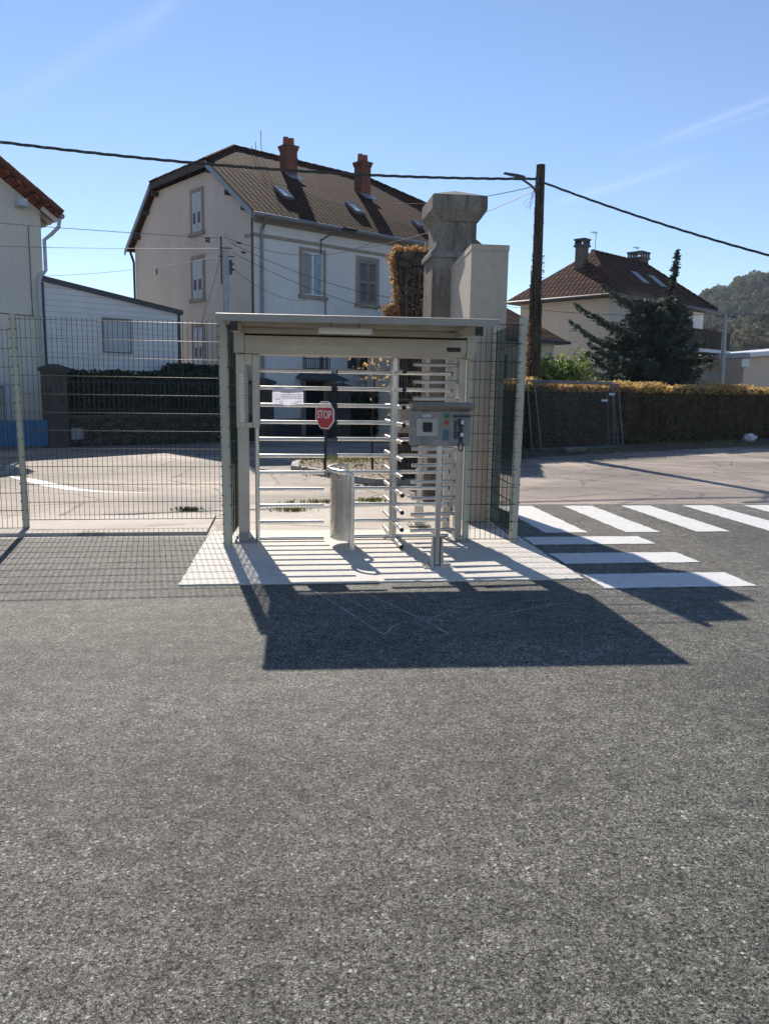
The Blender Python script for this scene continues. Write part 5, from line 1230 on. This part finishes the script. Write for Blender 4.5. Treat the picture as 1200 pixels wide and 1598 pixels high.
P = np.array(allP); D = np.array(allD)
addcards(needle, P, .062, aspect=2.4, dirs=D, jit=.45)
needle.build('crown', m_spruce, SP); bark.build('boughs', m_bark, SP)
print('spruce cards', len(P))
LS = empty('shrub', (8.7, 24.2, 0), 'light green leafy shrub between the wooden pole and the spruce', 'shrub')
q = MB(); q2 = MB(); P = []
for k in range(46):
    a = random.uniform(0, 6.28); r_ = random.uniform(.2, 1.1); h_ = random.uniform(1.7, 2.75)+(.35*math.cos(a) if math.cos(a) > 0 else 0); e_ = Vector((8.65+r_*math.cos(a), 24.2+r_*math.sin(a)*.6, h_)); s0 = Vector((8.7, 24.2, .1)); mid = s0.lerp(e_, .5)+Vector((0, 0, .25))
    q2.tube([s0, mid, e_], .012, 4)
    for _ in range(60):
        t = random.uniform(.35, 1.05); b = mid.lerp(e_, t); P.append((b.x+random.gauss(0, .08), b.y+random.gauss(0, .08), b.z+random.gauss(0, .08)))
addcards(q, np.array(P), .075, aspect=1.5); q.build('foliage', m_shrub, LS); q2.build('stems', m_bark, LS)

# ------------------------------------------------------------------ hill and its wood
def hz_(x, y):
    # far wooded ridge and a nearer lower spur
    a = 66*math.exp(-((x-290)/108)**2)*math.exp(-((y-420)/90)**2) if x < 290 else 66*math.exp(-((x-290)/400)**2)*math.exp(-((y-420)/90)**2)
    b = 27*math.exp(-((x-190)/75)**2)*math.exp(-((y-250)/45)**2)
    return max(a, b)+1.6*math.sin(x*.06+y*.03)*min(1, max(a, b)/15)
hm = MB(); NX, NY = 60, 40; X0, X1, Y0, Y1 = 60, 700, 150, 640; vs = []
for j in range(NY+1):
    for i in range(NX+1): x, y = X0+(X1-X0)*i/NX, Y0+(Y1-Y0)*j/NY; vs.append((x, y, hz_(x, y)-.6))
hm.add(vs, [(j*(NX+1)+i, j*(NX+1)+i+1, (j+1)*(NX+1)+i+1, (j+1)*(NX+1)+i) for j in range(NY) for i in range(NX)])
struct('hill', hm, m_hill, smooth=True)
m_wood1 = leafy('far_tree_leaves', [(.06, .08, .045), (.10, .12, .06), (.17, .16, .085), (.17, .13, .08), (.08, .10, .06)], .9, .3, .16)
wf = MB()
ico = []
def clump(cx_, cy_, cz_, r_, n_):
    d = rvec(n_); d[:, 2] = np.abs(d[:, 2])*1.1-.15; rad = r_*rng.uniform(.75, 1.05, n_)[:, None]; P = np.array([cx_, cy_, cz_])+d*rad*np.array([1, 1, 1.15]); return P
PP = []
cnt = 0
while cnt < 1500:
    y = random.uniform(190, 440); x = random.uniform(y*.44, y*.72); z = hz_(x, y)
    if z < 3: continue
    r_ = random.uniform(2.6, 5.0); PP.append(clump(x, y, z+r_*.6, r_, 46)); cnt += 1
P = np.concatenate(PP); addcards(wf, P, 2.1, aspect=1.2)
tag(wf.build('forest', m_wood1), 'distant mixed wood in autumn green covering the hill on the right', 'forest', kind='stuff')

# ------------------------------------------------------------------ the air
hzb = MB(); hzb.box(-705, 1105, -155, 905, -1, 80)
hm_ = bpy.data.materials.new('air'); hm_.use_nodes = True; ht = hm_.node_tree; ht.nodes.clear()
ho = ht.nodes.new('ShaderNodeOutputMaterial'); hv = ht.nodes.new('ShaderNodeVolumePrincipled'); hv.inputs['Density'].default_value = .0002
hv.inputs['Color'].default_value = (.72, .84, 1.0, 1); hv.inputs['Anisotropy'].default_value = .35; ht.links.new(hv.outputs[0], ho.inputs['Volume'])
tag(hzb.build('haze', hm_), 'thin bluish haze in the air before the far hill', 'haze', kind='stuff')
